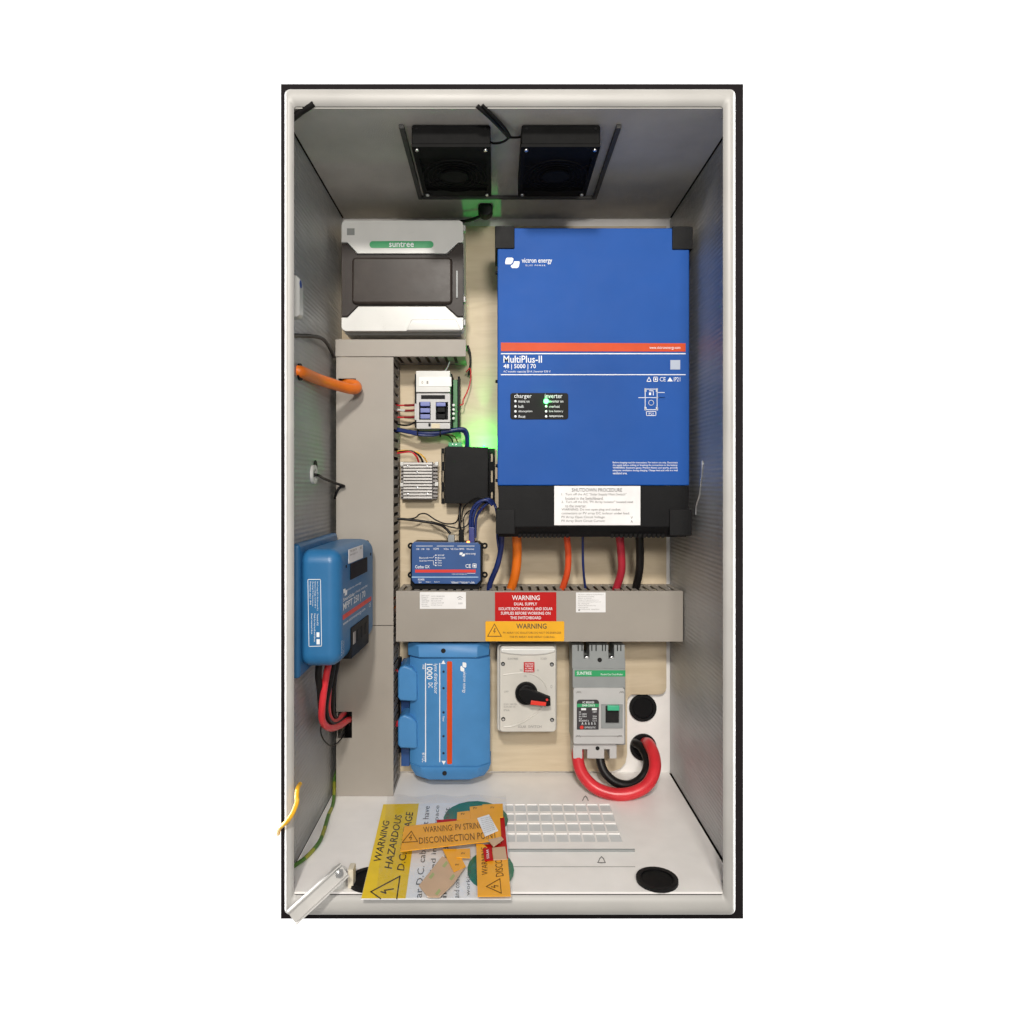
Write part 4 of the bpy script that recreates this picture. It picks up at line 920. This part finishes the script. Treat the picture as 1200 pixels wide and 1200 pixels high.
bm = NB(); sbox(bm, .318, -.1935, .150, -.1868, .0006, 0); obj('stripe', bm, print_red, mp)
bm = NB()
text(bm, 'SmartSolar', squad(.318, -.1678, .255, -.1625), True); text(bm, 'charge controller', squad(.250, -.1672, .175, -.1625)); text(bm, 'MPPT 250 | 70', squad(.318, -.1835, .190, -.1700), True)
text(bm, 'victron energy', squad(.295, -.1565, .215, -.1525)); text(bm, 'www.victronenergy.com', squad(.318, -.2035, .19, -.1975)); text(bm, 'CE', squad(.165, -.2030, .153, -.1965))
for pts in (((.318, -.150), (.306, -.150), (.304, -.156), (.316, -.156)), ((.308, -.1535), (.296, -.1535), (.298, -.1605), (.310, -.1605))): shape(bm, [sf(*p) for p in pts], .0005)
text(bm, 'CAUTION', [sf(.322, -.243), sf(.322, -.222), sf(.327, -.222), sf(.327, -.243)]); text(bm, 'Hot surface', [sf(.313, -.243), sf(.313, -.224), sf(.317, -.224), sf(.317, -.243)])
obj('lettering', bm, print_white, mp)
bm = NB(); text(bm, 'TR 250 70', squad(.283, -.1005, .245, -.0975), True, .001); text(bm, 'SN HQ2112', squad(.283, -.106, .24, -.103), True, .001); text(bm, 'ABC', squad(.225, -.101, .212, -.0975), True, .001); obj('lettering', bm, print_grey, mp)
bm = NB(); box(bm, (FX-.035, -.278, -.2595), (FX+.0022, -.172, -.2135), .0015); tb = obj('terminal_block', bm, black_plastic, mp)
for k in range(4):
    bm = NB(); d0 = .270-.024*k; box(bm, (FX+.0021, -d0, -.240), (FX+.0030, -d0+.013, -.222), .0004); obj('terminal', bm, charcoal if k else alu_dark, tb)
for d, z in ((.301, -.119), (.152, -.116)):
    bm = NB(); cyl(bm, sf(d, z), (1, 0, 0), .0025, .0006, 12); obj('screw_hole', bm, black_hole, mp)
ED = .336
FE = fp(ED)
bm = NB(); stroke(bm, FE, [(364.5, 679), (382, 679), (383.5, 757), (366, 757.5)], .7, True)
for k, l in enumerate(('Max PV voltage 250 V  Max PV current 35 A', 'Battery voltage 12 24 48 V', 'Max charge 70 A  Nominal power', 'Protection class I  IP43')):
    x = 376.5-3.2*k; text(bm, l, quad_down(FE, x+.2, 681.5, x+2.2, 681.5+(34, 31, 29, 27)[k]))
for k, l in enumerate(('Terminals IP22', 'Made for lead acid and lithium', 'Read manual first')):
    x = 377-4*k; text(bm, l, quad_down(FE, x, 719, x+2.0, 719+(14, 33, 24)[k]))
rect(bm, FE, 376.5, 741, 380.5, 746.5); rect(bm, FE, 376.5, 749, 381, 755)
obj('lettering', bm, print_white, mp)
# the cover leans: it stands lower off the wall at the near end
for o in list(mp.children)+[g for c_ in mp.children for g in c_.children]:
    if o.name.startswith('mounting_plate'): continue
    for v in o.data.vertices:
        h = v.co.x; d_ = -(v.co.y+mp.location.y)
        v.co.x = h*(1-.155*(d_-.119)/.217)
pv = 'red and black cables below the blue solar charger'
cable('front red cable hanging below the blue solar charger', [P(386, 772, .26), P(381, 800, .262), P(377.5, 828, .262), P(378, 845, .25), P(386, 853, .22), P(397, 851, .17), P(406, 845, .12), P(410, 843, .09)], .0052, cable_red, group=pv)
cable('shorter red cable hooking behind the front red cable', [P(389, 772, .22), P(386, 805, .22), P(384.5, 830, .21), P(388, 843, .19), P(394, 845, .16), P(401, 838, .12), P(404, 836, .09)], .0042, cable_red, group=pv)
cable('thick black cable hanging at the near side below the solar charger', [P(374, 775, .27), P(373, 792, .27), P(375, 808, .262), P(377, 832, .235), P(384, 846, .20), P(398, 848, .13), P(405, 847, .09)], .0050, cable_black, group=pv)
cable('black cable between the red ones below the solar charger', [P(392, 772, .24), P(387, 800, .24), P(382, 826, .235), P(384, 842, .22), P(392, 849, .18), P(402, 842, .12), P(406, 839, .09)], .0042, cable_black, group=pv)
cable('black cable at the rear side below the solar charger', [P(397, 768, .20), P(392, 795, .20), P(389.5, 820, .19), P(390, 838, .17), P(396, 842, .14), P(403, 838, .1), P(405, 838, .085)], .0042, cable_black, group=pv)
cable('thin black wire looping lowest below the solar charger', [P(377, 846, .24), P(376, 858, .23), P(380, 868, .22), P(388, 874, .19), P(395, 871, .15), P(401, 864, .115), P(405, 858, .09)], .0011, cable_black, 'wire', 'wire')

# ================================================================== OTHER THINGS ON THE LEFT WALL
cable('thick orange cable from the left wall into the upright trunking', [Vector((XL-.004, -.300, .1655)), Vector((XL+.004, -.298, .1645)), P(372, 444, .23), P(396, 452, .175), P(412, 456, .142), P(418, 455, .126), P(416, 451, .113), P(409, 450, .100), P(404, 450, .085)], .0088, cable_orange, seg=16, sub=10)
bm = NB(); annulus(bm, Vector((XL+.0002, -.298, .1645)), (1, 0, 0), .0092, .0125, .003, 24); tag(obj('cable_bushing', bm, black_rubber), 'black bushing where the orange cable leaves the left wall', 'bushing')
cable('thin black cable across the left wall above the orange cable', [P(341, 393, .345), P(352, 393.3, .30), P(366, 394, .25), P(376, 396, .21), P(382, 401, .175), P(387, 409, .14), P(391, 418, .118)], .0030, cable_black)
gl = thing('cable_gland', 'white oval cable gland on left wall with black cord', 'cable gland', (XL, -.224, P(366, 556, .224).z))
c = Vector((XL+.0002, -.224, P(366, 556, .224).z))
bm = NB(); annulus(bm, c, (1, 0, 0), .0085, .0150, .0045, 20); obj('collar', bm, white_plastic, gl)
bm = NB(); cyl(bm, c, (1, 0, 0), .0090, .0012, 18); obj('opening', bm, black_hole, gl)
bm = NB(); cyl(bm, c+Vector((0, .016, .012)), (1, 0, 0), .011, .0010, 18); obj('spare_opening', bm, black_hole, gl)
cable('thin black cord looping from the white gland behind the trunking', [c+Vector((-.002, 0, 0)), c+Vector((.008, .002, -.001)), P(380, 561, .175), P(394, 566.5, .130), P(403, 569.5, .112), P(399, 570.5, .109), P(394.5, 576, .108), P(392.5, 584, .100)], .0023, cable_black, sub=9)
bx2 = thing('wall_device', 'white device with blue dot at the left edge of the cabinet', 'device', (XL, -.345, .25))
bm = NB(); p0 = P(345, 322, .345).z; p1 = P(345, 371, .345).z
loft(bm, [[(XL+.0004+h, y, z) for y, z in ((-.3435+o, p1+o), (-.318-o, p1+o+.002), (-.318-o, p0-o-.008), (-.324-o, p0-o), (-.3435+o, p0-o))] for h, o in ((0, 0), (.009, .0005), (.0125, .004))]); obj('body', bm, white_plastic, bx2)
bm = NB(); cyl(bm, Vector((XL+.0127, -.3345, P(0, 333, .335).z)), (1, 0, 0), .0055, .0006, 18); obj('badge', bm, mat('blue_badge', (.02, .07, .32), .4), bx2)
cable('yellow cable bending over the left lip to the outside', [Vector((-.266, -.372, -.405)), Vector((-.2635, -.392, -.402)), Vector((-.2615, -.403, -.408)), P(348, 940, .407), P(343, 953, .409), P(336, 963, .408), P(329, 969, .400), P(326.5, 973, .385), P(326, 977, .365)], .0029, cable_yellow, sub=9)
f = flat(ZB+.0032)
cable('green and yellow earth wire lying along the left floor edge', [P(392, 900, .06), f(391, 938), f(385, 955), f(380, 972), f(375, 985), f(367, 996), f(357, 1006), f(347, 1013), f(338, 1019)], .0030, earth, sub=9)

# door stay
ds = thing('door_stay', 'white metal door stay channel resting at the lower left corner', 'door stay', P(370, 1050, .38))
A = P(343, 1073, .430); B = P(403, 1018, .392)
ax = (B-A).normalized(); wv = ax.cross(Vector((0, -1, 0))).normalized(); wv = wv if wv.z > 0 else -wv; nv = ax.cross(wv).normalized(); nv = nv if nv.y < 0 else -nv
hw = .0098
def stp(t_, u, v): return A+(B-A)*t_+wv*u+nv*v
sec = [(-hw, 0), (-hw, .008), (-hw+.0016, .008), (-hw+.0016, .0016), (hw-.0016, .0016), (hw-.0016, .008), (hw, .008), (hw, 0)]
bm = NB(); loft(bm, [[stp(t_, u, v) for u, v in sec] for t_ in (-.03, 1.0)]); obj('channel', bm, mat('stay_paint', (.52, .51, .49), .4, var=.08), ds, smooth=False)
bm = NB(); cyl(bm, stp(.90, 0.001, .0017), nv, .0058, .004, 6, .0005); cyl(bm, stp(.90, .001, .0057), nv, .0034, .004, 14, .0008); obj('bolt', bm, steel, ds)
bm = NB(); box(bm, (B.x+.002, -.380, ZB+.0003), (B.x+.010, -.362, B.z-.008), .002); obj('bracket', bm, mat('cream_bracket', (.66, .60, .48), .4), ds)
bm = NB(); cyl(bm, (B.x-.012, -.370, ZB+.0003), (0, 0, 1), .011, .022, 24, .003); obj('foot', bm, white_plastic, ds)

# ================================================================== LOOSE SIGNS ON THE FLOOR
def Z2(zx, zy): return (415+zx/6, 920+zy/6)
def zq(f, *pts): return [f(*Z2(*p)) for p in pts]
def sheet(bm, f, pts, th=.0009): 
    return prism(bm, [f(*Z2(*p)) for p in pts], (0, 0, -th))
z1 = ZB+.0062; f1 = flat(z1)
hz = thing('hazard_sign', 'large yellow and white hazardous voltage sign lying on cabinet floor', 'sign', f1(510, 1000))
bm = NB(); sheet(bm, f1, [(205, 135), (1062, 118), (1105, 785), (1105, 800), (48, 800)]); obj('sign_sheet', bm, sheet_white, hz, smooth=False)
bm = NB(); shape(bm, zq(f1, (205, 136), (455, 131), (362, 798), (50, 798)), .0003); obj('printing', bm, sheet_yellow, hz)
bm = NB()
def cseg(cx, cy, rx, ry, a0, a1): return [f1(*Z2(cx+rx*math.cos(R(a0+(a1-a0)*k/20)), cy+ry*math.sin(R(a0+(a1-a0)*k/20)))) for k in range(21)]
shape(bm, cseg(855, 245, 228, 132, 0, 342), .0003); shape(bm, cseg(960, 600, 165, 140, 0, 342), .0003); obj('printing', bm, sheet_green, hz)
bm = NB()
text(bm, 'WARNING', zq(f1, (187, 547), (250, 258), (205, 250), (135, 537)), True)
text(bm, 'HAZARDOUS', zq(f1, (266, 592), (338, 215), (290, 208), (212, 582)), True)
text(bm, 'D.C. VOLTAGE', zq(f1, (352, 605), (416, 195), (366, 190), (300, 598)), True)
T = lambda u, v: Z2(118+(325-118)*v-(0), 0) 
def tri(u, v): # apex to the left, base on the right
    ax_, ay = 118, 752; bx_, by = 322, 643; cx_, cy_ = 285, 868
    x = ax_+(1-0)*0; px_ = ax_*(1-v)+(bx_*u+cx_*(1-u))*v; py_ = ay*(1-v)+(by*u+cy_*(1-u))*v
    return Z2(px_, py_)
stroke(bm, f1, [Z2(118, 752), Z2(322, 643), Z2(300, 800)], 1.5); stroke(bm, f1, [Z2(118, 752), Z2(185, 800)], 1.5)
stroke(bm, f1, [Z2(190, 752), Z2(222, 762), Z2(215, 742), Z2(275, 732)], 1.6)
obj('lettering', bm, print_black, hz)
bm = NB()
for l, p in (('ar D.C. cables must have', ((475, 795), (532, 150), (492, 150), (425, 795))), ('installed in roof space', ((568, 795), (608, 145), (570, 145), (518, 795))),
             ('insulated conduit', ((650, 795), (672, 160), (638, 160), (610, 795))), ('and connectors', ((738, 795), (745, 560), (712, 560), (700, 795))), ('working', ((822, 780), (822, 600), (790, 600), (785, 780)))):
    text(bm, l, zq(f1, *p))
obj('lettering', bm, mat('dark_grey_print', (.10, .105, .11), .5, bump=0), hz)
# clear bag under the loose labels
zb_ = z1+.0006
bm = NB(); fb = flat(z1+.0006)
nx, ny = 22, 14; V = {}
for i in range(nx+1):
    for j in range(ny+1):
        u, v = i/nx, j/ny
        zx = (235+(1068-235)*u)*(1-v)+(150+(1118-150)*u)*v; zy = 82+(792-82)*v
        p = flat(z1+.0006)(*Z2(zx, zy)); edge = max(0, 1-v*3)*.004
        p.z += edge*(.5+.5*math.sin(u*19+v*4))+.0004*random.random(); V[i, j] = bm.verts.new(p)
for i in range(nx):
    for j in range(ny): bm.faces.new((V[i, j], V[i+1, j], V[i+1, j+1], V[i, j+1]))
tag(obj('plastic_bag', bm, film, wn=False), 'clear crinkled plastic bag lying over the large hazard sign', 'plastic bag')
def loose(name, label, pts, m, dz, printing=None, group=None, cat='sign', th=.0011):
    f_ = flat(z1+dz); g = thing(name, label, cat, f_(*Z2(*pts[0])), group)
    bm = NB(); sheet(bm, f_, pts, th); obj('sign_sheet', bm, m, g, smooth=False)
    if printing: printing(g, f_)
    return g
loose('red_sign', 'red sign mostly hidden beneath the long orange strip', [(580, 245), (720, 238), (730, 400), (600, 420)], sheet_red, .0066)
loose('red_sign', 'red sign at right beneath the white printed card', [(1015, 225), (1055, 222), (1082, 515), (915, 530), (888, 420), (1030, 410)], sheet_red, .0068)
small = 'small orange labels scattered among the floor signs'
def lab_print(x, y): 
    def pr(g, f_):
        bm = NB(); text(bm, 'PV', zq(f_, (x, y+8), (x+26, y+6), (x+26, y-8), (x, y-6))); obj('lettering', bm, print_black, g)
    return pr
loose('orange_label', 'small orange label at upper edge left of its neighbours', [(725, 190), (815, 180), (825, 240), (722, 245)], sheet_orange, .0075, lab_print(752, 205), small, 'label')
loose('orange_label', 'middle small orange label in the row by the green disc', [(812, 152), (902, 143), (910, 235), (822, 240)], sheet_orange, .0090, lab_print(838, 164), small, 'label')
loose('orange_label', 'rightmost small orange label in the row by the green disc', [(902, 136), (1045, 130), (1048, 225), (905, 235)], sheet_orange, .0105, lab_print(960, 160), small, 'label')
loose('orange_label', 'narrow orange label slanting below the long orange strip', [(622, 450), (722, 448), (785, 570), (700, 608)], sheet_orange, .0088, lab_print(712, 562), small, 'label')
loose('orange_label', 'square orange label hanging below the strip middle', [(718, 450), (815, 445), (815, 510), (720, 508)], sheet_orange, .0105, lab_print(755, 482), small, 'label')
def speck(g, f_):
    bm = NB()
    for x, y in ((545, 640), (690, 650), (590, 755), (640, 560)): shape(bm, zq(f_, (x-22, y+12), (x+8, y-26), (x+20, y-10), (x-4, y+22)), .0003)
    obj('printing', bm, mat('pale_green_print', (.36, .42, .18), .5, bump=0), g)
loose('backing_sheet', 'brown backing sheet with green specks below the orange strip', [(620, 500), (780, 575), (700, 690), (600, 785), (520, 785), (455, 705)], kraft, .0070, speck, cat='paper')
def v_print(g, f_):
    bm = NB(); text(bm, 'WARNING', zq(f_, (942, 632), (930, 440), (893, 440), (897, 635))); text(bm, 'DISCO', zq(f_, (1052, 640), (1040, 522), (990, 524), (996, 648)))
    stroke(bm, f_, [Z2(930, 715), Z2(1025, 660), Z2(1035, 762)], .9, True); stroke(bm, f_, [Z2(965, 716), Z2(990, 722), Z2(985, 708), Z2(1012, 712)], .9)
    obj('lettering', bm, mat('umber_print', (.12, .05, .01), .5, bump=0), g)
loose('warning_sign', 'orange disconnection sign standing lengthwise at right of the pile', [(858, 415), (905, 412), (1030, 520), (1080, 518), (1102, 778), (868, 780)], sheet_orange, .0100, v_print)
def h_print(g, f_):
    bm = NB(); text(bm, 'WARNING: PV STRING', zq(f_, (490, 336), (905, 306), (900, 262), (485, 296))); text(bm, 'DISCONNECTION POINT', zq(f_, (458, 416), (1005, 375), (1000, 325), (455, 372)))
    stroke(bm, f_, [Z2(338, 405), Z2(402, 326), Z2(446, 398)], .8, True); stroke(bm, f_, [Z2(402, 352), Z2(388, 374), Z2(404, 370), Z2(398, 388)], .8)
    obj('lettering', bm, MATS['umber_print'], g)
loose('warning_sign', 'long orange disconnection point strip on top of the floor pile', [(352, 290), (1025, 218), (1035, 385), (325, 465)], sheet_orange, .0135, h_print)
loose('red_sign', 'small red tag with white print at right of the pile', [(905, 445), (965, 438), (978, 525), (918, 532)], sheet_red, .0128, lambda g, f_: (lambda bm: (text(bm, 'SOLAR', zq(f_, (950, 518), (945, 455), (928, 456), (932, 520)), True), obj('lettering', bm, print_white, g)))(NB()))
loose('tan_patch', 'tan square of adhesive backing beside the small red tag', [(970, 440), (1062, 432), (1075, 520), (980, 525)], kraft, .0120, cat='paper')
loose('tan_patch', 'tan offcut tucked under the white printed card', [(940, 385), (1035, 362), (1050, 380), (980, 432)], kraft, .0150, cat='paper')
def c_print(g, f_):
    bm = NB()
    for k in range(8):
        x = 885+k*3.5; text(bm, 'solar connection details', zq(f_, (x+4, 243+k*14), (x+82, 226+k*12.5), (x+80, 219+k*12.5), (x+2, 236+k*14)))
    obj('lettering', bm, print_grey, g)
loose('info_card', 'small white card of fine print on end of the orange strip', [(865, 232), (948, 206), (1012, 318), (920, 358)], sheet_white, .0155, c_print, cat='card')
